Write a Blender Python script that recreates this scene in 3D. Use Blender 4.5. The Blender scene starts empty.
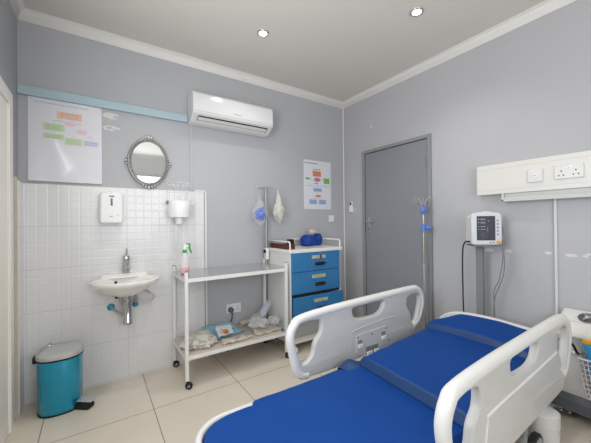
import bpy, bmesh, math, random
from mathutils import Vector, Matrix, noise
from math import sin, cos, pi, radians

scene = bpy.context.scene
COL = scene.collection
random.seed(7)

# ------------------------------------------------------------------ room size (metres)
XL, XB, YA, YF, ZC = -0.438, 2.629, 2.79, -1.7, 2.75
CAM_H = 1.24

# ------------------------------------------------------------------ materials
def lin(c):
    c = c / 255.0
    return c / 12.92 if c <= 0.04045 else ((c + 0.055) / 1.055) ** 2.4

def rgb(r, g, b):
    return (lin(r), lin(g), lin(b), 1.0)

def new_mat(name):
    m = bpy.data.materials.new(name)
    m.use_nodes = True
    nt = m.node_tree
    return m, nt, nt.nodes['Principled BSDF']

def mat(name, col, rough=0.5, metal=0.0, var=0.04, scale=6.0, bump=0.0, bscale=60.0, coat=0.0, spec=0.5,
        alpha=1.0, trans=0.0, sheen=0.0, emit=0.0, ior=1.45):
    m, nt, p = new_mat(name)
    n = nt.nodes.new('ShaderNodeTexNoise'); n.inputs['Scale'].default_value = scale; n.inputs['Detail'].default_value = 4
    tc = nt.nodes.new('ShaderNodeTexCoord'); nt.links.new(tc.outputs['Object'], n.inputs['Vector'])
    mix = nt.nodes.new('ShaderNodeMix'); mix.data_type = 'RGBA'
    c = rgb(*col)
    mix.inputs[6].default_value = tuple(x * (1 - var) for x in c[:3]) + (1,)
    mix.inputs[7].default_value = tuple(min(1, x * (1 + var)) for x in c[:3]) + (1,)
    nt.links.new(n.outputs['Fac'], mix.inputs[0])
    nt.links.new(mix.outputs[2], p.inputs['Base Color'])
    p.inputs['Roughness'].default_value = rough
    p.inputs['Metallic'].default_value = metal
    p.inputs['Specular IOR Level'].default_value = spec
    p.inputs['Coat Weight'].default_value = coat
    p.inputs['Coat Roughness'].default_value = 0.08
    p.inputs['Alpha'].default_value = alpha
    p.inputs['Transmission Weight'].default_value = trans
    p.inputs['IOR'].default_value = ior
    p.inputs['Sheen Weight'].default_value = sheen
    if emit:
        p.inputs['Emission Color'].default_value = c
        p.inputs['Emission Strength'].default_value = emit
    if bump:
        n2 = nt.nodes.new('ShaderNodeTexNoise'); n2.inputs['Scale'].default_value = bscale; n2.inputs['Detail'].default_value = 5
        nt.links.new(tc.outputs['Object'], n2.inputs['Vector'])
        b = nt.nodes.new('ShaderNodeBump'); b.inputs['Strength'].default_value = bump; b.inputs['Distance'].default_value = 0.01
        nt.links.new(n2.outputs['Fac'], b.inputs['Height']); nt.links.new(b.outputs['Normal'], p.inputs['Normal'])
    return m

def math_node(nt, op, a=None, b=None):
    n = nt.nodes.new('ShaderNodeMath'); n.operation = op
    for i, v in enumerate((a, b)):
        if v is None: continue
        if isinstance(v, (int, float)): n.inputs[i].default_value = v
        else: nt.links.new(v, n.inputs[i])
    return n.outputs[0]

def wall_mat(name, col, axis, chips, rough=0.55):
    """painted plaster; chips = list of (u, z, half u, half z): flaked paint that shows the pale coat below"""
    m, nt, p = new_mat(name)
    tc = nt.nodes.new('ShaderNodeTexCoord')
    n = nt.nodes.new('ShaderNodeTexNoise'); n.inputs['Scale'].default_value = 1.3; n.inputs['Detail'].default_value = 6
    nt.links.new(tc.outputs['Object'], n.inputs['Vector'])
    mix = nt.nodes.new('ShaderNodeMix'); mix.data_type = 'RGBA'
    c = rgb(*col)
    mix.inputs[6].default_value = tuple(x * 0.95 for x in c[:3]) + (1,)
    mix.inputs[7].default_value = tuple(x * 1.05 for x in c[:3]) + (1,)
    nt.links.new(n.outputs['Fac'], mix.inputs[0])
    out = mix.outputs[2]
    if chips:
        sep = nt.nodes.new('ShaderNodeSeparateXYZ'); nt.links.new(tc.outputs['Object'], sep.inputs[0])
        u = sep.outputs['XYZ'.index(axis)]; z = sep.outputs[2]
        n3 = nt.nodes.new('ShaderNodeTexNoise'); n3.inputs['Scale'].default_value = 26; n3.inputs['Detail'].default_value = 6; n3.inputs['Roughness'].default_value = 0.65
        mp = nt.nodes.new('ShaderNodeMapping'); mp.inputs['Scale'].default_value = (0.75, 0.75, 1.9); nt.links.new(tc.outputs['Object'], mp.inputs['Vector']); nt.links.new(mp.outputs['Vector'], n3.inputs['Vector'])
        tot = None
        for (cu, cz, hu, hz) in chips:
            a = math_node(nt, 'DIVIDE', math_node(nt, 'SUBTRACT', u, cu), hu)
            b = math_node(nt, 'DIVIDE', math_node(nt, 'SUBTRACT', z, cz), hz)
            r = math_node(nt, 'ADD', math_node(nt, 'MULTIPLY', a, a), math_node(nt, 'MULTIPLY', b, b))
            f = math_node(nt, 'SUBTRACT', 1.0, r)
            f = math_node(nt, 'MAXIMUM', f, 0.0)
            f = math_node(nt, 'MINIMUM', f, 0.55)
            tot = f if tot is None else math_node(nt, 'MAXIMUM', tot, f)
        h = math_node(nt, 'MULTIPLY', tot, n3.outputs['Fac'])
        g = math_node(nt, 'GREATER_THAN', h, 0.252)
        mx = nt.nodes.new('ShaderNodeMix'); mx.data_type = 'RGBA'
        nt.links.new(g, mx.inputs[0]); nt.links.new(out, mx.inputs[6]); mx.inputs[7].default_value = rgb(212, 211, 208)
        out = mx.outputs[2]
    nt.links.new(out, p.inputs['Base Color'])
    p.inputs['Roughness'].default_value = rough
    n2 = nt.nodes.new('ShaderNodeTexNoise'); n2.inputs['Scale'].default_value = 35; n2.inputs['Detail'].default_value = 5
    nt.links.new(tc.outputs['Object'], n2.inputs['Vector'])
    b = nt.nodes.new('ShaderNodeBump'); b.inputs['Strength'].default_value = 0.06; b.inputs['Distance'].default_value = 0.01
    nt.links.new(n2.outputs['Fac'], b.inputs['Height']); nt.links.new(b.outputs['Normal'], p.inputs['Normal'])
    return m

def grid_lines(nt, coord, pitch, offset, half):
    """1 on grid lines of this pitch, else 0"""
    f = math_node(nt, 'FRACT', math_node(nt, 'DIVIDE', math_node(nt, 'SUBTRACT', coord, offset - 100 * pitch), pitch))
    d = math_node(nt, 'MINIMUM', f, math_node(nt, 'SUBTRACT', 1.0, f))
    return d, math_node(nt, 'LESS_THAN', d, half / pitch)

def floor_mat():
    m, nt, p = new_mat('beige_floor_tile')
    tc = nt.nodes.new('ShaderNodeTexCoord')
    sep = nt.nodes.new('ShaderNodeSeparateXYZ'); nt.links.new(tc.outputs['Object'], sep.inputs[0])
    _, gx = grid_lines(nt, sep.outputs[0], 0.6, 0.325, 0.0022)
    _, gy = grid_lines(nt, sep.outputs[1], 0.6, 2.205, 0.0022)
    g = math_node(nt, 'MAXIMUM', gx, gy)
    n = nt.nodes.new('ShaderNodeTexNoise'); n.inputs['Scale'].default_value = 3; n.inputs['Detail'].default_value = 6
    nt.links.new(tc.outputs['Object'], n.inputs['Vector'])
    mix = nt.nodes.new('ShaderNodeMix'); mix.data_type = 'RGBA'
    mix.inputs[6].default_value = rgb(214, 204, 189); mix.inputs[7].default_value = rgb(227, 219, 206)
    nt.links.new(n.outputs['Fac'], mix.inputs[0])
    mx = nt.nodes.new('ShaderNodeMix'); mx.data_type = 'RGBA'
    nt.links.new(g, mx.inputs[0]); nt.links.new(mix.outputs[2], mx.inputs[6]); mx.inputs[7].default_value = rgb(120, 104, 88)
    nt.links.new(mx.outputs[2], p.inputs['Base Color'])
    p.inputs['Roughness'].default_value = 0.32
    p.inputs['Specular IOR Level'].default_value = 0.4
    b = nt.nodes.new('ShaderNodeBump'); b.inputs['Strength'].default_value = 0.4; b.inputs['Distance'].default_value = 0.002; b.invert = True
    nt.links.new(g, b.inputs['Height']); nt.links.new(b.outputs['Normal'], p.inputs['Normal'])
    return m

def wall_tile_mat(axis):
    m, nt, p = new_mat('white_wall_tile_' + axis)
    tc = nt.nodes.new('ShaderNodeTexCoord')
    sep = nt.nodes.new('ShaderNodeSeparateXYZ'); nt.links.new(tc.outputs['Object'], sep.inputs[0])
    u = sep.outputs['XYZ'.index(axis)]; z = sep.outputs[2]
    _, g1 = grid_lines(nt, u, 0.62, 0.221, 0.0010)
    _, g2 = grid_lines(nt, z, 0.3055, 0.012, 0.0016)
    g = math_node(nt, 'MAXIMUM', g1, g2)
    du, _ = grid_lines(nt, u, 0.062, 0.221, 0.003)
    dz, _ = grid_lines(nt, z, 0.0611, 0.012, 0.003)
    d = math_node(nt, 'MINIMUM', du, dz)
    h = math_node(nt, 'MINIMUM', math_node(nt, 'MULTIPLY', d, 9.0), 1.0)
    mx = nt.nodes.new('ShaderNodeMix'); mx.data_type = 'RGBA'
    nt.links.new(g, mx.inputs[0]); mx.inputs[6].default_value = rgb(222, 223, 224); mx.inputs[7].default_value = rgb(198, 195, 190)
    nt.links.new(mx.outputs[2], p.inputs['Base Color'])
    p.inputs['Roughness'].default_value = 0.22
    p.inputs['Specular IOR Level'].default_value = 0.5
    b = nt.nodes.new('ShaderNodeBump'); b.inputs['Strength'].default_value = 0.26; b.inputs['Distance'].default_value = 0.003
    nt.links.new(h, b.inputs['Height']); nt.links.new(b.outputs['Normal'], p.inputs['Normal'])
    return m

M = {}
M['floor'] = floor_mat()
M['tile_x'] = wall_tile_mat('X'); M['tile_y'] = wall_tile_mat('Y')
M['wall_a'] = wall_mat('grey_painted_plaster', (178, 180, 184), 'X',
                       [(0.115, 2.110, 0.080, 0.034), (0.12, 2.008, 0.080, 0.034)])
M['wall_b'] = wall_mat('grey_painted_plaster_scuffed', (179, 180, 183), 'Y',
                       [(1.12, 1.006, 0.05, 0.018), (0.985, 1.008, 0.03, 0.018), (0.742, 1.012, 0.03, 0.014),
                        (0.62, 1.005, 0.05, 0.014), (0.53, 1.010, 0.06, 0.020), (2.33, 2.33, 0.02, 0.03)])
M['wall_d'] = wall_mat('off_white_painted_plaster', (222, 222, 221), 'X', [])
M['wall_c'] = wall_mat('grey_painted_plaster_plain', (164, 166, 171), 'Y', [])
M['ceiling'] = mat('ceiling_paint', (215, 211, 204), 0.8, var=0.015, scale=2, bump=0.03, bscale=40)
M['cornice'] = mat('cornice_plaster', (226, 224, 221), 0.6, var=0.01)
M['cream'] = mat('cream_gloss_paint', (240, 238, 231), 0.35, var=0.02)
M['cream_dirty'] = mat('cream_tile_edge', (200, 192, 178), 0.5, var=0.12, scale=14)
M['white_paint'] = mat('white_powder_coat', (225, 225, 222), 0.38, var=0.03, scale=9)
M['white_plastic'] = mat('white_plastic', (232, 233, 233), 0.28, var=0.01)
M['monitor_white'] = mat('monitor_casing_plastic', (208, 211, 216), 0.35, var=0.01)
M['socket_white'] = mat('socket_white_plastic', (220, 220, 218), 0.35, var=0.01)
M['batten'] = mat('batten_grey_white', (196, 200, 198), 0.4, var=0.02)
M['conduit'] = mat('conduit_plastic', (208, 210, 212), 0.45, var=0.01)
M['off_white'] = mat('off_white_plastic', (218, 217, 212), 0.35, var=0.02)
M['bed_plastic'] = mat('bed_moulded_plastic', (220, 220, 217), 0.33, var=0.03, scale=11)
M['rail_panel'] = mat('rail_moulding_plastic', (198, 198, 195), 0.36, var=0.03, scale=11)  # bed plastic made greyer: shade on the rail faces put into its colour
M['bed_panel'] = mat('bed_panel_plastic', (198, 199, 201), 0.4, var=0.02)
M['bed_dark'] = mat('pocket_shadow_plastic', (128, 130, 132), 0.5)
M['ac_white'] = mat('air_conditioner_plastic', (222, 223, 224), 0.2, var=0.006, coat=0.4)
M['ceramic'] = mat('white_ceramic', (228, 228, 224), 0.12, var=0.01, coat=0.5)
M['chrome'] = mat('chrome', (200, 200, 200), 0.15, 1.0, var=0.03)
M['steel'] = mat('brushed_steel', (186, 186, 184), 0.34, 0.75, var=0.06, scale=30)
M['shelf_steel'] = mat('shelf_sheet_steel', (182, 183, 187), 0.18, 0.6, var=0.05, scale=9)
M['silver'] = mat('tarnished_silver', (196, 196, 193), 0.38, 0.6, var=0.28, scale=70)
M['silver_dark'] = mat('dark_silver_recess', (158, 158, 156), 0.4, 0.6, var=0.3, scale=60)
M['mirror'] = mat('mirror_glass', (235, 238, 240), 0.02, 1.0, var=0.0)
M['black'] = mat('black_rubber', (22, 22, 23), 0.5, var=0.1)
M['dark'] = mat('dark_gap', (40, 41, 42), 0.6)
M['grey_plastic'] = mat('grey_plastic', (120, 122, 124), 0.5)
M['grey_post'] = mat('grey_painted_steel', (128, 130, 132), 0.4, var=0.05)
M['grey_base'] = mat('dark_grey_plastic', (92, 96, 102), 0.38, var=0.06)
M['door'] = mat('grey_door_paint', (134, 138, 144), 0.34, var=0.03, scale=2.5)
M['door_frame'] = mat('grey_door_frame_paint', (140, 142, 145), 0.4, var=0.03)
M['strip_grey'] = mat('strip_grey_paint', (186, 188, 191), 0.45)
M['pale_blue'] = mat('pale_blue_paint', (172, 195, 204), 0.45, var=0.03)
M['lid_steel'] = mat('polished_lid_steel', (206, 206, 204), 0.3, 0.55, var=0.1, scale=8)
M['pole_steel'] = mat('dull_pole_steel', (158, 160, 160), 0.4, 0.6, var=0.08)
M['paper'] = mat('laminated_paper', (222, 223, 230), 0.3, var=0.01, coat=0.9)
M['paper_plain'] = mat('plain_paper', (220, 222, 228), 0.5, var=0.01)
M['ink'] = mat('dark_ink', (92, 92, 100), 0.5)
M['ink_pale'] = mat('pale_grey_ink', (160, 160, 168), 0.5)
M['c_orange'] = mat('chart_orange', (232, 192, 170), 0.35)
M['c_green'] = mat('chart_green', (190, 214, 170), 0.35)
M['c_pink'] = mat('chart_pink', (228, 198, 210), 0.35)
M['c_lilac'] = mat('chart_lilac', (196, 200, 226), 0.35)
M['c2_orange'] = mat('chart_deep_orange', (222, 140, 100), 0.4)
M['c2_green'] = mat('chart_deep_green', (128, 190, 90), 0.4)
M['c2_pink'] = mat('chart_deep_pink', (205, 130, 160), 0.4)
M['c2_red'] = mat('chart_red', (212, 120, 125), 0.4)
M['c2_blue'] = mat('chart_blue', (160, 180, 220), 0.4)
M['bin_teal'] = mat('teal_metallic_steel', (18, 156, 194), 0.16, 0.5, var=0.05, coat=0.6)
M['drawer'] = mat('drawer_blue', (50, 116, 168), 0.4, var=0.03)
M['label'] = mat('label_yellowed', (178, 178, 152), 0.5, var=0.06, scale=40)
M['mattress'] = mat('royal_blue_vinyl', (9, 64, 138), 0.55, spec=0.25, var=0.07, scale=5, bump=0.12, bscale=14)
M['mattress_side'] = mat('slate_blue_vinyl', (32, 66, 112), 0.5, var=0.07, scale=5, bump=0.1, bscale=20)  # mattress blue greyed: shading of the fold faces put into its colour
M['blue_cloth'] = mat('deep_blue_cloth', (14, 58, 142), 0.65, var=0.12, scale=18)
M['clamp_blue'] = mat('violet_blue_plastic', (92, 126, 208), 0.4)
M['red_box'] = mat('maroon_card', (92, 34, 34), 0.5, var=0.15, scale=25)
M['grey_card'] = mat('grey_card', (160, 163, 162), 0.5, var=0.06)
M['bottle'] = mat('frosted_plastic', (235, 235, 236), 0.25, alpha=0.42, var=0.0)
M['pink'] = mat('pink_liquid', (240, 125, 130), 0.2, var=0.03)
M['green'] = mat('green_plastic', (30, 165, 78), 0.35)
M['clear'] = mat('clear_plastic_film', (225, 230, 234), 0.12, alpha=0.20, var=0.1, scale=30, spec=0.9)
M['clear_thick'] = mat('clear_plastic_wrap', (222, 225, 227), 0.14, alpha=0.42, var=0.1, scale=30, spec=0.9)
M['milky'] = mat('milky_plastic_bag', (214, 211, 204), 0.3, alpha=0.86, var=0.06, scale=20)
M['clear_body'] = mat('clear_rigid_plastic', (206, 218, 228), 0.12, alpha=0.40, var=0.02, spec=0.9)
M['rack_clear'] = mat('clear_rack_plastic', (228, 230, 230), 0.2, alpha=0.5, var=0.0)
M['sheet_teal'] = mat('pale_teal_cloth', (142, 186, 202), 0.7, var=0.06, scale=16)
M['wrap'] = mat('crumpled_wrapper', (196, 186, 174), 0.45, var=0.14, scale=22)
M['rust'] = mat('orange_brown_print', (196, 120, 50), 0.5, var=0.35, scale=60)
M['cap_blue'] = mat('blue_cap', (30, 100, 190), 0.4)
M['blue_tube'] = mat('blue_tubing', (64, 104, 222), 0.35, var=0.25, scale=40)
M['escutcheon'] = mat('teal_tap_cap', (30, 140, 165), 0.35)
M['brass'] = mat('nickel_tube', (176, 168, 150), 0.3, 0.9)
M['screen'] = mat('dark_screen', (46, 52, 66), 0.4, var=0.05)
M['screen_block'] = mat('darker_screen_block', (36, 41, 50), 0.2, var=0.02)
M['readout'] = mat('screen_readout', (172, 178, 186), 0.4, emit=0.12)
M['knob_orange'] = mat('orange_knob', (236, 160, 60), 0.4)
M['blue_button'] = mat('blue_button', (70, 96, 150), 0.4)
M['dispenser_blue'] = mat('blue_label', (80, 120, 190), 0.4)
M['window_brown'] = mat('smoked_window', (104, 92, 94), 0.2)
M['logo_red'] = mat('faded_red_logo', (205, 120, 150), 0.4)
M['box_blue'] = mat('sky_blue_card', (38, 140, 200), 0.45)
M['box_orange'] = mat('orange_card', (240, 170, 30), 0.45)
M['mesh_white'] = mat('white_wire', (206, 206, 202), 0.4)
M['lamp'] = mat('lamp_face', (255, 252, 245), 0.4, var=0.0, emit=14.0)
M['tube_lamp'] = mat('unlit_tube', (226, 228, 226), 0.3)
M['glass'] = mat('window_glass', (255, 255, 255), 0.02, var=0.0, alpha=0.06)
M['tan'] = mat('tan_plastic', (160, 146, 126), 0.5)

# ------------------------------------------------------------------ mesh builder
class MB:
    def __init__(s): s.bm = bmesh.new()
    def _m(s, faces, m):
        for f in faces: f.material_index = m
    def box(s, x0, x1, y0, y1, z0, z1, m=0, mtx=None):
        v = [s.bm.verts.new((x, y, z)) for x in (x0, x1) for y in (y0, y1) for z in (z0, z1)]
        if mtx is not None:
            for q in v: q.co = mtx @ q.co
        fs = [s.bm.faces.new([v[i] for i in q]) for q in ((0, 1, 3, 2), (4, 6, 7, 5), (0, 4, 5, 1), (2, 3, 7, 6), (0, 2, 6, 4), (1, 5, 7, 3))]
        s._m(fs, m); return s
    def prism(s, pts, axis, lo, hi, m=0):
        def mk(p, t):
            a, b = p
            return {'x': (t, a, b), 'y': (a, t, b), 'z': (a, b, t)}[axis]
        lo_v = [s.bm.verts.new(mk(p, lo)) for p in pts]; hi_v = [s.bm.verts.new(mk(p, hi)) for p in pts]
        n = len(pts); fs = [s.bm.faces.new(lo_v), s.bm.faces.new(hi_v[::-1])]
        for i in range(n):
            j = (i + 1) % n
            fs.append(s.bm.faces.new((lo_v[i], hi_v[i], hi_v[j], lo_v[j])))
        s._m(fs, m); return s
    def rings(s, rings, m=0, cap0=True, cap1=True, closed=True):
        R = [[s.bm.verts.new(p) for p in r] for r in rings]
        fs = []
        for a, b in zip(R[:-1], R[1:]):
            n = len(a)
            for i in range(n if closed else n - 1):
                j = (i + 1) % n
                fs.append(s.bm.faces.new((a[i], a[j], b[j], b[i])))
        if cap0: fs.append(s.bm.faces.new(R[0][::-1]))
        if cap1: fs.append(s.bm.faces.new(R[-1]))
        s._m(fs, m); return s
    def lathe(s, prof, c, m=0, seg=24, sx=1, sy=1, axis='z', cap=True):
        rs = []
        for r, h in prof:
            ring = []
            for k in range(seg):
                a = 2 * pi * k / seg
                u, v = r * cos(a) * sx, r * sin(a) * sy
                p = {'z': (u, v, h), 'y': (u, h, v), 'x': (h, u, v)}[axis]
                ring.append((c[0] + p[0], c[1] + p[1], c[2] + p[2]))
            rs.append(ring)
        return s.rings(rs, m, cap, cap)
    def cyl(s, p0, p1, r, m=0, seg=14, r1=None):
        return s.tube([p0, p1], r, m, seg, r1=r1)
    def tube(s, pts, r, m=0, seg=10, closed=False, r1=None, flat=1.0):
        P = [Vector(p) for p in pts]; n = len(P)
        rs = []; prev = None
        for i, p in enumerate(P):
            if closed: t = P[(i + 1) % n] - P[i - 1]
            else: t = P[min(i + 1, n - 1)] - P[max(i - 1, 0)]
            t.normalize()
            if prev is None:
                a = Vector((0, 0, 1)) if abs(t.z) < 0.9 else Vector((1, 0, 0))
                u = t.cross(a).normalized()
            else:
                u = (prev - t * prev.dot(t)).normalized()
            prev = u; v = t.cross(u)
            rr = r if r1 is None else r + (r1 - r) * i / (n - 1)
            rs.append([p + (u * cos(2 * pi * k / seg) + v * sin(2 * pi * k / seg) * flat) * rr for k in range(seg)])
        if closed: return s.rings(rs + [rs[0]], m, False, False) if False else s._closed(rs, m)
        return s.rings(rs, m)
    def _closed(s, rs, m):
        R = [[s.bm.verts.new(p) for p in r] for r in rs]; fs = []
        for i in range(len(R)):
            a, b = R[i], R[(i + 1) % len(R)]
            n = len(a)
            for k in range(n):
                j = (k + 1) % n
                fs.append(s.bm.faces.new((a[k], a[j], b[j], b[k])))
        s._m(fs, m); return s
    def ball(s, c, rx, ry=None, rz=None, m=0, sub=2):
        ry = rx if ry is None else ry; rz = rx if rz is None else rz
        r = bmesh.ops.create_icosphere(s.bm, subdivisions=sub, radius=1)
        fs = set()
        for v in r['verts']:
            v.co = Vector((c[0] + v.co.x * rx, c[1] + v.co.y * ry, c[2] + v.co.z * rz))
            fs.update(v.link_faces)
        s._m(fs, m); return s
    def build(s, name, mats, parent=None, smooth=True, bevel=0.0, bseg=2, mtx=None, angle=40):
        bm = s.bm
        if mtx is not None: bmesh.ops.transform(bm, matrix=mtx, verts=bm.verts)
        if parent is not None:
            r = parent
            while r.parent is not None: r = r.parent
            off = Vector(r.location)
            for v in bm.verts: v.co -= off
        bmesh.ops.recalc_face_normals(bm, faces=bm.faces)
        me = bpy.data.meshes.new(name); bm.to_mesh(me); bm.free()
        if not isinstance(mats, (list, tuple)): mats = [mats]
        for m in mats: me.materials.append(M[m] if isinstance(m, str) else m)
        if smooth:
            me.shade_smooth(); me.set_sharp_from_angle(angle=radians(angle))
        o = bpy.data.objects.new(name, me); COL.objects.link(o)
        if parent is not None: o.parent = parent
        if bevel:
            b = o.modifiers.new('bevel', 'BEVEL'); b.width = bevel; b.segments = bseg; b.limit_method = 'ANGLE'; b.angle_limit = radians(35)
            b.harden_normals = False
        return o

def smooth_pts(pts, sub=6, closed=False):
    P = [Vector(p) for p in pts]; n = len(P); out = []
    rng = range(n if closed else n - 1)
    for i in rng:
        p0 = P[i - 1] if (closed or i > 0) else P[0]
        p1, p2 = P[i], P[(i + 1) % n]
        p3 = P[(i + 2) % n] if (closed or i + 2 < n) else P[n - 1]
        for k in range(sub):
            t = k / sub
            out.append(0.5 * ((2 * p1) + (p2 - p0) * t + (2 * p0 - 5 * p1 + 4 * p2 - p3) * t * t + (3 * p1 - p0 - 3 * p2 + p3) * t ** 3))
    if not closed: out.append(P[-1])
    return out

def tag(o, label=None, cat=None, group=None, kind=None):
    if label: o['label'] = label
    if cat: o['category'] = cat
    if group: o['group'] = group
    if kind: o['kind'] = kind
    return o

def thing(name, loc, label, cat, group=None):
    o = bpy.data.objects.new(name, None); COL.objects.link(o)
    o.location = loc; o.empty_display_size = 0.05
    return tag(o, label, cat, group)

def struct_empty(name, loc):
    o = bpy.data.objects.new(name, None); COL.objects.link(o); o.location = loc; o.empty_display_size = 0.05
    return tag(o, kind='structure')

def struct(o): return tag(o, kind='structure')

# ------------------------------------------------------------------ camera
F_PX, YAW, PITCH, ROLL = 298.279, 0.977457838, 0.00516861, -0.0106410516
fw = Vector((cos(YAW) * cos(PITCH), sin(YAW) * cos(PITCH), sin(PITCH)))
rt = Vector((sin(YAW), -cos(YAW), 0)); up = rt.cross(fw)
r2 = rt * cos(ROLL) + up * sin(ROLL); u2 = -rt * sin(ROLL) + up * cos(ROLL)
cd = bpy.data.cameras.new('camera'); cam = bpy.data.objects.new('camera', cd); COL.objects.link(cam)
cam.matrix_world = Matrix(((r2.x, u2.x, -fw.x, 0), (r2.y, u2.y, -fw.y, 0), (r2.z, u2.z, -fw.z, CAM_H), (0, 0, 0, 1)))
cd.sensor_fit = 'HORIZONTAL'; cd.sensor_width = 36; cd.lens = 36 * F_PX / 591; cd.clip_start = 0.02
scene.camera = cam

# ------------------------------------------------------------------ room shell
T = 0.12
struct(MB().box(XL - T, XB + T, YF - T, YA + T, -0.1, 0).build('floor', 'floor', smooth=False))
struct(MB().box(XL - T, XB + T, YF - T, YA + T, ZC, ZC + 0.1).build('ceiling', 'ceiling', smooth=False))
struct(MB().box(XL - T, XB + T, YA, YA + T, 0, ZC).build('wall_back', 'wall_a', smooth=False))
struct(MB().box(XB, XB + T, YF, YA, 0, ZC).build('wall_right', 'wall_b', smooth=False))
WY0, WY1, WZ0, WZ1 = 0.42, 1.50, 0.85, 2.35
LEFT_W, FRONT_W = 31, 37
# windows added in the unseen left and front walls to even the light
FX0, FX1 = -0.1, 1.5
w = MB()
w.box(XL - T, FX0, YF - T, YF, 0, ZC); w.box(FX1, XB + T, YF - T, YF, 0, ZC)
w.box(FX0, FX1, YF - T, YF, 0, WZ0); w.box(FX0, FX1, YF - T, YF, WZ1, ZC)
struct(w.build('wall_front', 'wall_d', smooth=False))
w = MB()
w.box(XL - T, XL, YF, WY0, 0, ZC); w.box(XL - T, XL, WY1, YA, 0, ZC)
w.box(XL - T, XL, WY0, WY1, 0, WZ0); w.box(XL - T, XL, WY0, WY1, WZ1, ZC)
struct(w.build('wall_left', 'wall_c', smooth=False))
def window(n, lo, hi, mtx):
    """built along +x from lo to hi on the plane y = 0, room on the +y side"""
    win = struct_empty('window_%d' % n, (0, 0, 0))
    f = MB()
    for u in (lo, (lo + hi) / 2 - 0.025, hi - 0.05): f.box(u, u + 0.05, -0.08, -0.03, WZ0, WZ1)
    for z in (WZ0, WZ1 - 0.05): f.box(lo, hi, -0.08, -0.03, z, z + 0.05)
    f.build('window_frame', 'white_paint', win, smooth=False, mtx=mtx)
    MB().box(lo + 0.05, hi - 0.05, -0.058, -0.052, WZ0 + 0.05, WZ1 - 0.05).build('window_pane', 'glass', win, smooth=False, mtx=mtx)
    MB().box(lo - 0.04, hi + 0.04, -0.03, 0.08, WZ0 - 0.03, WZ0).build('window_sill', 'white_paint', win, smooth=False, bevel=0.004, mtx=mtx)
window(1, WY0, WY1, Matrix(((0, 1, 0, XL), (1, 0, 0, 0), (0, 0, 1, 0), (0, 0, 0, 1))))
window(2, FX0, FX1, Matrix.Translation((0, YF, 0)))

# cornice (cove profile: distance from the wall, height)
def cove(h=0.072, d=0.05):
    pts = [(0, ZC - h), (0.006, ZC - h), (0.008, ZC - h + 0.008)]
    for k in range(5):
        a = k / 4 * pi / 2
        pts.append((0.010 + (d - 0.018) * (1 - cos(a)), ZC - h + 0.010 + (h - 0.020) * sin(a)))
    pts += [(d - 0.004, ZC - 0.008), (d, ZC - 0.006), (d, ZC), (0, ZC)]
    return pts
def mitred(name, wall):
    m = MB(); pr = cove(); rs = []
    for e in (0, 1):
        ring = []
        for d, z in pr:
            if wall == 'back': ring.append(((XL + d) if e == 0 else (XB - d), YA - d, z))
            if wall == 'right': ring.append((XB - d, (YF + d) if e == 0 else (YA - d), z))
            if wall == 'left': ring.append((XL + d, (YF + d) if e == 0 else (YA - d), z))
            if wall == 'front': ring.append(((XL + d) if e == 0 else (XB - d), YF + d, z))
        rs.append(ring)
    struct(m.rings(rs).build(name, 'cornice', angle=50))
for i, wl in enumerate(('back', 'right', 'left', 'front')): mitred('trim_%d' % (i + 1), wl)

# tiled wainscot behind the basin, its white edge strips, and on the left return
TX1 = 0.855
struct(MB().box(XL + 0.030, TX1, YA - 0.010, YA - 0.0005, 0, 1.54).build('wall_tiling_back', 'tile_x', smooth=False))
struct(MB().box(XL + 0.0005, XL + 0.030, 2.618, YA - 0.0005, 0, 1.54).build('wall_tiling_left', 'tile_y', smooth=False))
e = MB(); e.box(TX1, TX1 + 0.016, YA - 0.014, YA - 0.0005, 0, 1.545); e.box(0.76, TX1, YA - 0.014, YA - 0.0005, 1.54, 1.552)
struct(e.build('trim_5', 'white_paint', smooth=False))
struct(MB().box(TX1 - 0.007, TX1 - 0.001, YA - 0.0112, YA - 0.0100, 0.002, 1.538).build('trim_9', 'grey_plastic', smooth=False))
struct(MB().box(XL + 0.0005, XL + 0.024, 2.606, 2.618, 0, 1.56).build('trim_6', 'cream_dirty', smooth=False))
# thin strip from the air conditioner to the tiles and the pipe in the far corner
struct(MB().box(0.728, 0.744, YA - 0.010, YA - 0.0005, 1.55, 2.145).build('trim_7', 'strip_grey', smooth=False))
struct(MB().cyl((XB - 0.012, YA - 0.012, 0.0), (XB - 0.012, YA - 0.012, ZC - 0.055), 0.009).build('trim_8', 'cornice'))

# left door: cream frame and leaf
d2 = struct_empty('door_2', (XL, 2.15, 0))
fr = MB()
fr.box(XL + 0.001, XL + 0.012, 2.44, 2.578, 0, 2.075); fr.box(XL + 0.001, XL + 0.012, 1.55, 1.66, 0, 2.075)
fr.box(XL + 0.001, XL + 0.012, 1.66, 2.44, 1.98, 2.075)
fr.box(XL + 0.012, XL + 0.020, 2.44, 2.475, 0, 2.01); fr.box(XL + 0.012, XL + 0.020, 1.625, 1.66, 0, 2.01); fr.box(XL + 0.012, XL + 0.020, 1.66, 2.44, 1.98, 2.01)
fr.build('door_frame', 'cream', d2, smooth=False, bevel=0.006)
MB().box(XL + 0.001, XL + 0.008, 1.66, 2.44, 0.01, 1.98).build('door_leaf', 'cream', d2, smooth=False, bevel=0.002)
h = MB(); h.box(XL + 0.008, XL + 0.014, 1.71, 1.75, 0.93, 1.13); h.tube([(XL + 0.012, 1.73, 1.06), (XL + 0.06, 1.73, 1.06), (XL + 0.06, 1.85, 1.06)], 0.009)
h.build('door_handle', 'chrome', d2)

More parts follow.
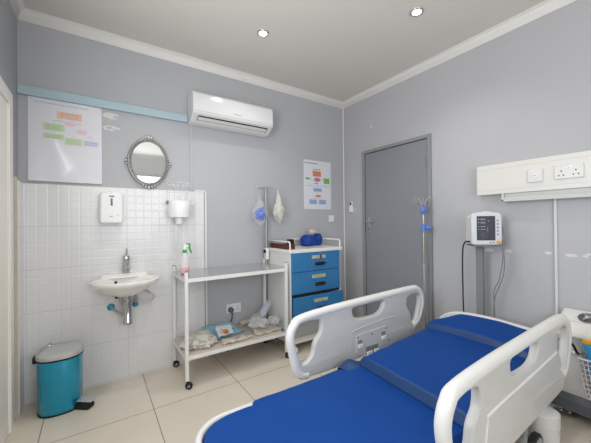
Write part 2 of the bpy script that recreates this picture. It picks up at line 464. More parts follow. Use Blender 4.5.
# right-wall door: grey steel frame and leaf
d1 = struct_empty('door_1', (XB, 2.03, 0))
fr = MB()
DY0, DY1, DZ = 1.600, 2.462, 2.068
fr.box(XB - 0.022, XB - 0.0005, DY1 - 0.036, DY1, 0, DZ); fr.box(XB - 0.022, XB - 0.0005, DY0, DY0 + 0.036, 0, DZ)
fr.box(XB - 0.022, XB - 0.0005, DY0 + 0.036, DY1 - 0.036, DZ - 0.034, DZ)
fr.build('door_frame', 'door_frame', d1, smooth=False, bevel=0.003)
MB().box(XB - 0.003, XB - 0.0005, DY0 + 0.036, DY1 - 0.036, 0.0, DZ - 0.034).build('door_rebate', 'dark', d1, smooth=False)
MB().box(XB - 0.010, XB - 0.003, DY0 + 0.044, DY1 - 0.044, 0.008, DZ - 0.041).build('door_leaf', 'door', d1, smooth=False, bevel=0.002)
pl = MB().box(XB - 0.014, XB - 0.010, 2.352, 2.386, 1.13, 1.30).build('handle_plate', 'steel', d1, bevel=0.003)
hm = MB().tube(smooth_pts([(XB - 0.014, 2.369, 1.245), (XB - 0.055, 2.369, 1.245), (XB - 0.06, 2.34, 1.246), (XB - 0.055, 2.27, 1.243)], 5), 0.009)
hm.build('door_handle', 'steel', d1)
MB().cyl((XB - 0.017, 2.369, 1.165), (XB - 0.013, 2.369, 1.165), 0.008).build('keyhole', 'black', d1)
for z in (1.80, 0.25):
    MB().box(XB - 0.026, XB - 0.010, DY0 + 0.030, DY0 + 0.046, z - 0.05, z + 0.05).build('hinge', 'grey_plastic', d1, bevel=0.003)

# ------------------------------------------------------------------ lights
def downlight(x, y, label):
    t = thing('ceiling_downlight', (x, y, ZC), label, 'ceiling light', None)
    r = MB(); prof = [(0.030, -0.001), (0.031, -0.006), (0.042, -0.008), (0.047, -0.004), (0.048, -0.0005)]
    r.lathe(prof, (x, y, ZC), seg=28, cap=False).build('bezel', 'steel', t)
    MB().lathe([(0.0001, -0.0045), (0.030, -0.0045), (0.030, -0.0015), (0.0001, -0.0015)], (x, y, ZC), seg=24).build('lamp_face', 'lamp', t)
    ld = bpy.data.lights.new('downlight_lamp', 'SPOT'); ld.energy = DOWN_W; ld.spot_size = radians(128); ld.spot_blend = 1.0
    ld.shadow_soft_size = 0.05; ld.color = (1.0, 0.97, 0.93)
    lo = bpy.data.objects.new('downlight_lamp', ld); COL.objects.link(lo); lo.parent = t; lo.location = (0, 0, -0.03)
DOWN_W = 26
downlight(1.118, 2.09, 'small round recessed ceiling light facing the air conditioner wall')
downlight(0.306, 1.93, 'small round recessed ceiling light over the corner with the pedal bin')  # extra downlight out of view, added to brighten the left side
downlight(1.93, 1.275, 'small round recessed ceiling light high above the hospital bed')
def window_fill(size, loc, rot, watts):  # fill lamp standing just inside each added window
    wd = bpy.data.lights.new('window_daylight', 'AREA'); wd.shape = 'RECTANGLE'; wd.size, wd.size_y = size
    wd.energy = watts; wd.color = (0.98, 0.99, 1.0)
    wo = bpy.data.objects.new('window_daylight', wd); COL.objects.link(wo)
    wo.location = loc; wo.rotation_euler = rot
window_fill((WZ1 - WZ0 - 0.1, WY1 - WY0 - 0.1), (XL + 0.20, (WY0 + WY1) / 2, (WZ0 + WZ1) / 2), (0, radians(-97), 0), LEFT_W)
window_fill((FX1 - FX0 - 0.1, WZ1 - WZ0 - 0.1), ((FX0 + FX1) / 2, YF + 0.20, (WZ0 + WZ1) / 2), (radians(102), 0, 0), FRONT_W)
world = bpy.data.worlds.new('sky'); scene.world = world; world.use_nodes = True
bg = world.node_tree.nodes['Background']; sk = world.node_tree.nodes.new('ShaderNodeTexSky')
sk.sky_type = 'HOSEK_WILKIE'; sk.sun_direction = (0.3, 0.5, 0.8); sk.turbidity = 4
world.node_tree.links.new(sk.outputs[0], bg.inputs[0]); bg.inputs[1].default_value = 1.0

# ------------------------------------------------------------------ air conditioner
ac = thing('air_conditioner', (1.09, YA, 2.11), 'white split air conditioner mounted high on the grey wall', 'air conditioner')
AX0, AX1 = 0.708, 1.497
prof = [(YA - 0.001, 2.405), (2.655, 2.405), (2.622, 2.398), (2.603, 2.375), (2.597, 2.33), (2.597, 2.220), (2.602, 2.204), (2.622, 2.192), (2.690, 2.152), (2.715, 2.142), (YA - 0.001, 2.140)]
MB().prism(prof, 'x', AX0, AX1).build('body', 'ac_white', ac, bevel=0.010, bseg=3, angle=25)
MB().prism([(2.5955, 2.224), (2.5972, 2.224), (2.5972, 2.221), (2.5955, 2.221)], 'x', AX0 + 0.012, AX1 - 0.012).build('panel_seam', 'grey_card', ac, smooth=False)
def slant(t, n):   # point on the slanted underside: t along it from the front, n outwards
    a = Vector((2.622, 2.192)); b = Vector((2.690, 2.152)); d = (b - a).normalized(); nn = Vector((-abs(d.y), -abs(d.x)))
    p = a + d * t + nn * n
    return (p.x, p.y)
MB().prism([slant(0.002, 0.0015), slant(0.076, 0.0015), slant(0.076, -0.006), slant(0.002, -0.006)], 'x', AX0 + 0.05, AX1 - 0.05).build('air_outlet', 'dark', ac, smooth=False)
MB().prism([slant(0.016, 0.004), slant(0.050, 0.006), slant(0.050, 0.001), slant(0.016, 0.0005)], 'x', AX0 + 0.055, AX1 - 0.056).build('louvre', 'off_white', ac, bevel=0.0015)
MB().prism([slant(0.056, 0.005), slant(0.078, 0.006), slant(0.078, 0.001), slant(0.056, 0.001)], 'x', AX0 + 0.05, AX1 - 0.056).build('louvre', 'off_white', ac, bevel=0.0015)
# maker's mark: faded, illegible red script
lg = MB(); random.seed(3)
pts = [(1.085 + 0.006 * i, 2.5958, 2.252 + 0.006 * sin(i * 2.3) * (0.6 + 0.4 * cos(i))) for i in range(13)]
lg.tube(smooth_pts(pts, 4), 0.0022, seg=6); lg.ball((1.079, 2.5965, 2.258), 0.005, 0.001, 0.006, sub=1)
lg.build('logo', 'logo_red', ac)

# ------------------------------------------------------------------ pale blue rail board
o = MB().box(XL + 0.002, 0.703, YA - 0.028, YA - 0.0005, 2.158, 2.222).build('wall_rail_board', 'pale_blue', smooth=False, bevel=0.003)
tag(o, 'long pale blue painted board across the wall beside the air conditioner', 'rail board')

# ------------------------------------------------------------------ wall charts
def chart(name, x0, x1, z0, z1, items, base, label, curl=0.0):
    """items: (kind, u0, u1, v0, v1, material index) in 0..1 of the sheet, v from the top"""
    m = MB(); nx, nz = 14, 18
    W, H = x1 - x0, z1 - z0
    def surf(u, v):
        edge = 0.0
        if curl:
            edge = curl * (max(0, v - 0.86) / 0.14) ** 1.5 * (0.45 + 0.55 * noise.noise((u * 5, 1.3, 0.2)))
            edge += curl * 0.22 * (0.5 + noise.noise((u * 2.2, v * 2.2, 3.7)))
        return (x0 + u * W, YA - 0.0025 - max(0, edge), z1 - v * H)
    g = [[m.bm.verts.new(surf(i / nx, j / nz)) for i in range(nx + 1)] for j in range(nz + 1)]
    bk = [[m.bm.verts.new((p.co.x, p.co.y + 0.0012, p.co.z)) for p in row] for row in g]
    for j in range(nz):
        for i in range(nx):
            m.bm.faces.new((g[j][i], g[j][i + 1], g[j + 1][i + 1], g[j + 1][i]))
            m.bm.faces.new((bk[j][i], bk[j + 1][i], bk[j + 1][i + 1], bk[j][i + 1]))
    for i in range(nx):
        m.bm.faces.new((g[0][i], bk[0][i], bk[0][i + 1], g[0][i + 1])); m.bm.faces.new((g[nz][i], g[nz][i + 1], bk[nz][i + 1], bk[nz][i]))
    for j in range(nz):
        m.bm.faces.new((g[j][0], g[j + 1][0], bk[j + 1][0], bk[j][0])); m.bm.faces.new((g[j][nx], bk[j][nx], bk[j + 1][nx], g[j + 1][nx]))
    for kind, u0, u1, v0, v1, mi in items:
        if kind == 'e':
            c = [(0.5 * (u0 + u1) + 0.5 * (u1 - u0) * cos(k * pi / 10), 0.5 * (v0 + v1) + 0.5 * (v1 - v0) * sin(k * pi / 10)) for k in range(20)]
        else:
            c = [(u0, v0), (u1, v0), (u1, v1), (u0, v1)]
        vs = []
        lift = 0.0016 if kind == 't' else 0.0012
        for u, v in c:
            p = surf(u, v); vs.append(m.bm.verts.new((p[0], p[1] - lift, p[2])))
        fc = m.bm.faces.new(vs); fc.material_index = mi
    o = m.build(name, base, smooth=True)
    return tag(o, label, 'wall chart')

def lines(u0, u1, v0, v1, n, mi=1, seed=1):
    rnd = random.Random(seed); out = []
    for k in range(n):
        v = v0 + (v1 - v0) * (k + 0.5) / n; u = u0 + 0.06 * (u1 - u0)
        while u < u1 - 0.06 * (u1 - u0):
            wd_ = rnd.uniform(0.1, 0.28) * (u1 - u0); e_ = min(u + wd_, u1 - 0.05 * (u1 - u0))
            out.append(('t', u, e_, v - 0.12 * (v1 - v0) / n, v + 0.12 * (v1 - v0) / n, mi)); u = e_ + 0.05 * (u1 - u0)
    return out
it = [('r', .37, .71, .13, .215, 2), ('e', .47, .62, .24, .30, 4), ('r', .19, .47, .29, .375, 3), ('e', .63, .79, .315, .385, 4),
      ('r', .19, .46, .415, .475, 3), ('r', .47, .71, .44, .53, 3), ('r', .73, .95, .455, .52, 5)]
it += lines(.40, .68, .135, .21, 3, 6, 1) + lines(.21, .45, .30, .37, 3, 6, 2) + lines(.21, .45, .42, .47, 2, 6, 3) + lines(.49, .69, .45, .525, 3, 6, 4) + lines(.75, .93, .46, .515, 2, 6, 5)
it += [('t', .07, .80, .046, .052, 6), ('t', .33, .334, .245, .285, 6), ('t', .33, .47, .245, .249, 6), ('t', .33, .334, .38, .41, 6), ('t', .62, .70, .255, .259, 6), ('t', .59, .594, .40, .435, 6), ('t', .84, .844, .40, .45, 6), ('t', .79, .84, .40, .404, 6)]
o = chart('wall_chart', -0.384, 0.052, 1.560, 2.157, it, ['paper', 'ink', 'c_orange', 'c_green', 'c_pink', 'c_lilac', 'ink_pale'],
          'large laminated flow chart taped to the wall above the white tiles', curl=0.016)
it = [('r', .34, .60, .175, .195, 3), ('r', .31, .62, .215, .325, 2), ('r', .05, .21, .36, .40, 3), ('r', .72, .94, .345, .46, 3), ('e', .36, .60, .345, .435, 4),
      ('r', .33, .64, .565, .635, 6), ('e', .40, .62, .705, .75, 5), ('r', .18, .46, .80, .895, 6), ('r', .53, .80, .80, .895, 6)]
it += lines(.33, .60, .22, .32, 4, 1, 1) + lines(.07, .2, .365, .395, 1, 1, 2) + lines(.74, .92, .35, .455, 4, 1, 3) + lines(.40, .57, .36, .42, 2, 1, 4) + lines(.35, .62, .57, .63, 3, 1, 5) + lines(.20, .45, .805, .89, 4, 1, 6) + lines(.55, .78, .805, .89, 4, 1, 7) + lines(.68, .97, .50, .535, 2, 1, 8)
it += [('t', .03, .50, .055, .068, 1), ('t', .48, .487, .44, .56, 7), ('t', .48, .487, .64, .70, 7), ('t', .32, .66, .775, .78, 7), ('t', .05, .65, .52, .525, 7), ('t', .38, .5, .465, .48, 1), ('t', .48, .487, .2, .21, 7), ('t', .23, .36, .385, .39, 7), ('t', .6, .72, .385, .39, 7)]
chart('wall_chart', 2.000, 2.410, 1.400, 1.975, it, ['paper_plain', 'ink', 'c2_orange', 'c2_green', 'c2_pink', 'c2_red', 'c2_blue', 'ink_pale'],
      'paper flow chart on the grey wall above the blue drawer cabinet', curl=0.004)

# ------------------------------------------------------------------ oval mirror
CX, CZ, CY = 0.383, 1.765, YA - 0.002
mi = thing('wall_mirror', (CX, YA, CZ), 'small oval mirror in an ornate silver frame above the basin', 'mirror')
def ell(rx, rz, n, y, dz=0, dx=0): return [(CX + dx + rx * cos(2 * pi * k / n), y, CZ + dz + rz * sin(2 * pi * k / n)) for k in range(n)]
MB().lathe([(0.0001, -0.014), (1.0, -0.014), (1.0, -0.010), (0.0001, -0.010)], (CX, YA, CZ), seg=48, sx=0.134, sy=0.178, axis='y').build('mirror_glass', 'mirror', mi)
fr = MB()
prof = [(0.004, -0.002), (0.004, -0.02), (0.012, -0.024), (0.018, -0.021), (0.022, -0.027), (0.030, -0.025), (0.035, -0.016), (0.035, -0.001), (0.004, -0.001)]
rs = []
for r_, yy in prof: rs.append([(CX + (0.124 + r_) * cos(2 * pi * k / 56), YA + yy, CZ + (0.168 + r_) * sin(2 * pi * k / 56)) for k in range(56)])
fr.rings(rs, cap0=False, cap1=False)
for k in range(64):
    a = 2 * pi * k / 64
    fr.ball((CX + 0.137 * cos(a), YA - 0.024, CZ + 0.181 * sin(a)), 0.0058, 0.007, 0.0058, m=1, sub=1)
for k in range(72):
    a = 2 * pi * k / 72
    fr.ball((CX + 0.152 * cos(a), YA - 0.024, CZ + 0.196 * sin(a)), 0.0068, 0.007, 0.0042, m=1, sub=1)
def spray_ornament(a0, n, r, span):
    for k in range(n):
        t = (k / (n - 1) - 0.5) * 2; a = a0 + t * span
        bump_ = 0.016 * (1 - t * t)
        fr.ball((CX + (0.152 + bump_) * cos(a), YA - 0.02, CZ + (0.196 + bump_) * sin(a)), r * (1.0 - 0.4 * abs(t)), 0.012, r * (1.0 - 0.4 * abs(t)), m=1, sub=2)
spray_ornament(pi / 2, 7, 0.017, 0.42); spray_ornament(-pi / 2, 7, 0.014, 0.42)
spray_ornament(0, 5, 0.012, 0.22); spray_ornament(pi, 5, 0.012, 0.22)
fr.build('frame', ['silver_dark', 'silver'], mi)

# ------------------------------------------------------------------ soap dispenser
so = thing('soap_dispenser', (0.111, YA, 1.25), 'white wall soap dispenser with blue mark, left above the basin', 'soap dispenser')
MB().prism([(0.036, 1.250), (0.186, 1.250), (0.190, 1.27), (0.188, 1.47), (0.176, 1.494), (0.046, 1.494), (0.034, 1.47), (0.032, 1.27)], 'y', YA - 0.105, YA - 0.010).build('body', 'white_plastic', so, bevel=0.014, bseg=3)
MB().box(0.104, 0.118, YA - 0.107, YA - 0.104, 1.388, 1.446).build('level_window', 'window_brown', so, bevel=0.002)
MB().box(0.095, 0.128, YA - 0.1065, YA - 0.104, 1.455, 1.466).build('maker_mark', 'dispenser_blue', so)
MB().box(0.098, 0.118, YA - 0.108, YA - 0.104, 1.305, 1.309).build('button_mark', 'grey_plastic', so)
MB().cyl((0.153, YA - 0.107, 1.316), (0.153, YA - 0.104, 1.316), 0.003).build('indicator', 'dark', so)
MB().box(0.103, 0.112, YA - 0.06, YA - 0.010, 1.49, 1.513).build('latch', 'white_plastic', so, bevel=0.002)

# ------------------------------------------------------------------ paper towel / cup holder with wire rack
cu = thing('cup_dispenser', (0.62, YA, 1.25), 'round white wall dispenser under a clear plastic rack, right of the mirror', 'dispenser')
cx, cy = 0.607, YA - 0.115
MB().lathe([(0.078, 1.297), (0.086, 1.30), (0.090, 1.34), (0.092, 1.43), (0.088, 1.437), (0.080, 1.437)], (cx, cy, 0), seg=32).build('body', 'white_plastic', cu)
MB().lathe([(0.031, 1.243), (0.033, 1.245), (0.033, 1.30), (0.02, 1.30)], (cx, cy, 0), seg=24).build('spout', 'white_plastic', cu)
MB().box(cx - 0.04, cx + 0.04, YA - 0.05, YA - 0.010, 1.31, 1.42).build('bracket', 'white_plastic', cu, bevel=0.003)
MB().box(cx - 0.105, cx - 0.09, cy - 0.01, cy + 0.03, 1.41, 1.44).build('clip', 'grey_plastic', cu, bevel=0.003)
MB().ball((cx + 0.104, cy, 1.415), 0.014, 0.012, 0.011).build('knob', 'white_plastic', cu)
rk = MB()
for z in (1.455, 1.51, 1.57, 1.595):
    rk.tube(smooth_pts([(cx - 0.085, YA - 0.03, z), (cx - 0.085, YA - 0.13, z), (cx + 0.085, YA - 0.13, z), (cx + 0.085, YA - 0.03, z)], 1), 0.002, seg=6)
for x in (-0.085, -0.045, -0.012, 0.02, 0.05, 0.085): rk.tube([(cx + x, YA - 0.13, 1.437), (cx + x, YA - 0.13, 1.605)], 0.002, seg=6)
for x in (-0.085, 0.085): rk.tube([(cx + x, YA - 0.03, 1.437), (cx + x, YA - 0.03, 1.605)], 0.002, seg=6)
rk.build('rack', 'rack_clear', cu)

# ------------------------------------------------------------------ wash basin
SX, SY0, SY1 = 0.195, 2.392, YA - 0.010
ba = thing('wash_basin', (SX, 2.6, 0.75), 'white ceramic wash basin fixed to the tiled wall', 'sink')
def basin_ring(sx, yf, yb, z, n=48, zt=None):
    """D-shaped ring: half-width sx, front yf, back yb"""
    out = []
    ym = yb - (yb - yf) * 0.42
    for k in range(n):
        a = 2 * pi * k / n
        c_, s_ = cos(a), sin(a)
        if s_ <= 0:
            x = SX + sx * (abs(c_) ** 0.80) * (1 if c_ >= 0 else -1); y = ym + (ym - yf) * s_
        else:
            x = SX + sx * (abs(c_) ** 0.55) * (1 if c_ >= 0 else -1) * (1 - 0.30 * s_); y = ym + (yb - ym) * (s_ ** 0.75)
        out.append((x, y, z))
    return out
bs = MB()
bs.rings([basin_ring(0.06, 2.56, 2.72, 0.698), basin_ring(0.10, 2.51, 2.76, 0.716), basin_ring(0.165, 2.46, SY1, 0.752), basin_ring(0.212, 2.415, SY1, 0.788),
          basin_ring(0.226, 2.394, SY1, 0.805), basin_ring(0.230, 2.390, SY1, 0.822), basin_ring(0.226, 2.393, SY1, 0.830),
          basin_ring(0.205, 2.412, 2.735, 0.832), basin_ring(0.190, 2.425, 2.715, 0.826), basin_ring(0.165, 2.45, 2.705, 0.785), basin_ring(0.12, 2.50, 2.695, 0.745), basin_ring(0.03, 2.60, 2.66, 0.728)])
bs.build('bowl', 'ceramic', ba, angle=70)
MB().rings([basin_ring(0.170, 2.69, SY1, 0.828), basin_ring(0.165, 2.693, SY1, 0.850), basin_ring(0.155, 2.70, SY1, 0.856)]).build('tap_ledge', 'ceramic', ba, angle=60)
MB().cyl((0.135, 2.706, 0.795), (0.135, 2.695, 0.793), 0.010).build('overflow_hole', 'dark', ba)
tp = MB()
tp.lathe([(0.030, 0.855), (0.030, 0.862), (0.024, 0.868), (0.023, 0.95), (0.026, 0.957), (0.026, 0.985), (0.020, 0.996), (0.006, 0.998)], (0.21, 2.735, 0), seg=20)
tp.tube([(0.21, 2.735, 0.905), (0.21, 2.66, 0.915), (0.21, 2.615, 0.905)], 0.014, seg=12); tp.cyl((0.21, 2.62, 0.908), (0.21, 2.62, 0.885), 0.012)
tp.build('tap', 'chrome', ba)
MB().tube([(0.21, 2.735, 0.99), (0.212, 2.732, 1.02), (0.212, 2.72, 1.055)], 0.006, r1=0.004).build('tap_lever', 'chrome', ba)
MB().lathe([(0.030, 0.700), (0.026, 0.66), (0.027, 0.655), (0.034, 0.652), (0.034, 0.63), (0.031, 0.628), (0.031, 0.50), (0.033, 0.497), (0.033, 0.475), (0.02, 0.468)], (0.21, 2.65, 0), seg=20).build('bottle_trap', 'chrome', ba)
MB().tube(smooth_pts([(0.19, 2.66, 0.535), (0.15, 2.69, 0.56), (0.115, 2.74, 0.585), (0.105, YA - 0.012, 0.59)], 5), 0.0095).build('waste_pipe', 'steel', ba)
MB().lathe([(0.027, -0.002), (0.027, -0.012), (0.021, -0.020), (0.012, -0.022)], (0.105, YA - 0.010, 0.592), seg=20, axis='y').build('wall_flange', 'escutcheon', ba)
v = MB(); v.lathe([(0.024, -0.002), (0.024, -0.010), (0.016, -0.016), (0.014, -0.045), (0.009, -0.05)], (0.275, YA - 0.010, 0.59), seg=18, axis='y'); v.build('stop_valve', 'escutcheon', ba)
MB().cyl((0.275, YA - 0.04, 0.575), (0.275, YA - 0.04, 0.635), 0.011).build('valve_body', 'chrome', ba)
MB().tube(smooth_pts([(0.275, YA - 0.04, 0.63), (0.272, 2.735, 0.68), (0.30, 2.72, 0.72), (0.375, 2.68, 0.690), (0.40, 2.66, 0.655), (0.36, 2.65, 0.625), (0.30, 2.66, 0.64), (0.262, 2.69, 0.70), (0.24, 2.69, 0.73)], 6), 0.0075).build('supply_hose', 'steel', ba)
hz = MB(); hz.tube(smooth_pts([(0.175, 2.70, 0.72), (0.168, 2.71, 0.64), (0.172, 2.70, 0.58), (0.15, 2.70, 0.555)], 5), 0.006); hz.build('supply_hose', 'steel', ba)
MB().ball((0.142, 2.765, 0.665), 0.012, 0.012, 0.012).build('wall_plug', 'black', ba)

# ------------------------------------------------------------------ pedal bin
BX, BY = -0.197, 2.607
bn = thing('pedal_bin', (BX, BY, 0), 'teal metallic pedal bin with steel lid on the floor in the corner', 'bin')
def oval(rx, ry, z, n=40, p=0.82, dx=0):
    return [(BX + dx + rx * (abs(cos(2 * pi * k / n)) ** p) * (1 if cos(2 * pi * k / n) >= 0 else -1), BY + ry * (abs(sin(2 * pi * k / n)) ** p) * (1 if sin(2 * pi * k / n) >= 0 else -1), z) for k in range(n)]
MB().rings([oval(0.118, 0.118, 0.006), oval(0.122, 0.122, 0.012), oval(0.126, 0.130, 0.355), oval(0.121, 0.125, 0.357)]).build('body', 'bin_teal', bn, angle=50)
MB().rings([oval(0.120, 0.120, 0.0), oval(0.124, 0.124, 0.002), oval(0.124, 0.124, 0.010), oval(0.118, 0.118, 0.011)]).build('base_ring', 'black', bn)
MB().rings([oval(0.124, 0.128, 0.352), oval(0.131, 0.135, 0.358), oval(0.131, 0.135, 0.364), oval(0.126, 0.13, 0.366)]).build('rim', 'black', bn)
MB().rings([oval(0.130, 0.134, 0.366), oval(0.132, 0.136, 0.370), oval(0.130, 0.134, 0.386), oval(0.118, 0.120, 0.394), oval(0.085, 0.085, 0.399), oval(0.03, 0.03, 0.401)]).build('lid', 'lid_steel', bn, angle=50)
MB().box(BX - 0.145, BX - 0.118, BY - 0.03, BY + 0.03, 0.335, 0.375).build('hinge', 'black', bn, bevel=0.004)
MB().tube(smooth_pts([(BX - 0.115, BY - 0.035, 0.396), (BX - 0.06, BY - 0.03, 0.435), (BX - 0.05, BY, 0.445), (BX - 0.06, BY + 0.03, 0.435), (BX - 0.115, BY + 0.035, 0.396)], 5), 0.0028, seg=7).build('handle', 'chrome', bn)
pd = Matrix.Translation((BX + 0.105, BY - 0.085, 0)) @ Matrix.Rotation(radians(-38), 4, 'Z')
MB().box(0.0, 0.105, -0.028, 0.028, 0.052, 0.060, mtx=pd).build('pedal', 'lid_steel', bn, bevel=0.003)
MB().box(-0.01, 0.085, -0.030, 0.030, 0.002, 0.030, mtx=pd).build('pedal_foot', 'black', bn, bevel=0.003)

# ------------------------------------------------------------------ castors (parts)
def castor(p, x, y, top, r=0.027, yaw=0.6, wheel='black', fork='black'):
    c_, s_ = cos(yaw), sin(yaw)
    ax = Vector((-s_, c_, 0)); off = Vector((c_, s_, 0)) * r * 0.5
    cc = Vector((x, y, r)) + off
    k = MB(); 
    for sgn in (-1, 1):
        q = cc + ax * sgn * 0.013
        k.tube([q, q + Vector((0, 0, r * 0.7)) - off * 0.6, Vector((x, y, 2 * r + 0.004)) + ax * sgn * 0.010], 0.004, seg=6)
    k.cyl((x, y, 2 * r), (x, y, top), 0.007)
    fo = k.build('castor', fork, p)
    wv = MB(); prof = [(r * 0.45, -0.010), (r * 0.9, -0.010), (r, -0.006), (r, 0.006), (r * 0.9, 0.010), (r * 0.45, 0.010)]
    rs = []
    for rr, hh in prof: rs.append([cc + ax * hh + (Vector((c_, s_, 0)) * cos(2 * pi * j / 20) + Vector((0, 0, 1)) * sin(2 * pi * j / 20)) * rr for j in range(20)])
    wv.rings(rs).build('castor_wheel', wheel, fo)
    hb = MB(); hb.cyl(cc - ax * 0.0115, cc + ax * 0.0115, r * 0.42); hb.build('wheel_hub', 'grey_card', fo)

# ------------------------------------------------------------------ trolley
TXa, TXb, TYa, TYb = 0.570, 1.455, 2.325, 2.745
tr = thing('instrument_trolley', (1.01, 2.53, 0), 'white two-tier instrument trolley on castors against the grey wall', 'trolley')
for (x, y) in ((TXa, TYa), (TXb, TYa), (TXa, TYb), (TXb, TYb)):
    lg_ = MB().box(x - 0.0125, x + 0.0125, y - 0.0125, y + 0.0125, 0.062, 0.878).build('leg', 'white_paint', tr, smooth=False, bevel=0.002)
    MB().box(x - 0.0105, x + 0.0105, y - 0.0105, y + 0.0105, 0.878, 0.882).build('leg_cap', 'dark', lg_, smooth=False)
    castor(tr, x, y, 0.065, yaw=random.uniform(-0.9, 0.9))
for z, nm in ((0.815, 'upper'), (0.232, 'lower')):
    fm = MB()
    for y in (TYa, TYb): fm.box(TXa + 0.0125, TXb - 0.0125, y - 0.0125, y + 0.0125, z - 0.016, z + 0.016)
    for x in (TXa, TXb): fm.box(x - 0.0125, x + 0.0125, TYa + 0.0125, TYb - 0.0125, z - 0.016, z + 0.016)
    fm.build('shelf_frame', 'white_paint', tr, smooth=False, bevel=0.002)
    sh = [(TXa + 0.0125, TYa - 0.0125), (TXb - 0.0125, TYa - 0.0125), (TXb - 0.0125, TYa + 0.0125), (TXb + 0.0125, TYa + 0.0125), (TXb + 0.0125, TYb - 0.0125), (TXb - 0.0125, TYb - 0.0125), (TXb - 0.0125, TYb + 0.0125), (TXa + 0.0125, TYb + 0.0125), (TXa + 0.0125, TYb - 0.0125), (TXa - 0.0125, TYb - 0.0125), (TXa - 0.0125, TYa + 0.0125), (TXa + 0.0125, TYa + 0.0125)]
    MB().prism(sh, 'z', z + 0.016, z + 0.0195).build('shelf', 'shelf_steel' if nm == 'upper' else 'wrap', tr, smooth=False)
# drip pole clamped to the rear leg of the trolley
PX, PY = 1.470, 2.722
po = MB().cyl((PX, PY, 0.836), (PX, PY, 1.615), 0.0138).build('drip_pole', 'pole_steel', tr)
hk = MB()
hk.tube(smooth_pts([(PX - 0.095, PY, 1.615), (PX - 0.092, PY, 1.598), (PX - 0.075, PY, 1.600), (PX, PY, 1.612), (PX + 0.08, PY - 0.03, 1.600), (PX + 0.105, PY - 0.035, 1.592), (PX + 0.112, PY - 0.037, 1.612)], 5), 0.0045, seg=8)
hk.tube(smooth_pts([(PX, PY - 0.0, 1.612), (PX + 0.01, PY - 0.06, 1.602), (PX + 0.012, PY - 0.085, 1.592), (PX + 0.012, PY - 0.093, 1.61)], 4), 0.0045, seg=8)
hk.build('hook', 'steel', po)
MB().box(PX - 0.018, PX + 0.014, PY - 0.03, PY + 0.012, 0.87, 0.985).build('clamp', 'white_plastic', po, bevel=0.004)
MB().lathe([(0.012, 0), (0.017, 0.004), (0.017, 0.018), (0.012, 0.022)], (PX - 0.042, PY - 0.02, 0.955), seg=14, axis='x').build('clamp_knob', 'black', po)

# ------------------------------------------------------------------ crumpled soft things
def bag(name, c, rx, ry, rz, seed, amp, m, parent=None, floor=None, neck=0.0, freq=9.0, sub=4, rot=0.0, square=1.0):
    b = bmesh.new(); bmesh.ops.create_icosphere(b, subdivisions=sub, radius=1)
    for v in b.verts:
        n = v.co.copy()
        d = amp * (noise.noise(n * 1.6 + Vector((seed, 0, 0))) * 1.2 + abs(noise.noise(n * freq * 0.35 + Vector((0, seed, 0)))) * 1.3 - 0.45 + 0.5 * noise.noise(n * freq * 0.8 + Vector((0, 0, seed))))
        n *= 1 + d
        if square != 1: n = Vector([math.copysign(abs(q) ** square, q) for q in n])
        if neck and n.z > 0:
            k = 1 - neck * min(1, n.z) ** 0.8
            n.x *= k; n.y *= k
        x, y = n.x * rx, n.y * ry
        p = Vector((c[0] + x * cos(rot) - y * sin(rot), c[1] + x * sin(rot) + y * cos(rot), c[2] + n.z * rz))
        if floor is not None and p.z < floor: p.z = floor + 0.0005
        v.co = p
    k = MB(); k.bm.free(); k.bm = b
    return k.build(name, m, parent, angle=30)

def sheet(name, outline, z, seed, amp, freq, m, thick=0.0015, n=26, parent=None, lift=None, mats=None, patch=None):
    """crumpled flat sheet: outline polygon (x, y) of 4 corners mapped bilinearly"""
    a, b_, c_, d = [Vector((p[0], p[1], 0)) for p in outline]
    bm = bmesh.new(); g = []
    for j in range(n + 1):
        row = []
        for i in range(n + 1):
            u, v = i / n, j / n
            p = a * (1 - u) * (1 - v) + b_ * u * (1 - v) + c_ * u * v + d * (1 - u) * v
            e_ = 0.012 * noise.noise((u * 4 + seed, v * 4, 1.0)); e2 = 0.012 * noise.noise((u * 4, v * 4 + seed, 5.0))
            hgt = amp * abs(noise.noise((p.x * freq + seed, p.y * freq, 0.3))) + 0.5 * amp * abs(noise.noise((p.x * freq * 2.3, p.y * freq * 2.3 + seed, 0.8)))
            if lift: hgt += lift(u, v)
            row.append(bm.verts.new((p.x + e_, p.y + e2, z + 0.001 + hgt)))
        g.append(row)
    for j in range(n):
        for i in range(n):
            f_ = bm.faces.new((g[j][i], g[j][i + 1], g[j + 1][i + 1], g[j + 1][i]))
            if patch and patch((i + .5) / n, (j + .5) / n): f_.material_index = 1
    k = MB(); k.bm.free(); k.bm = bm
    o = k.build(name, mats or m, parent, angle=35)
    s = o.modifiers.new('thickness', 'SOLIDIFY'); s.thickness = thick; s.offset = 1
    return o

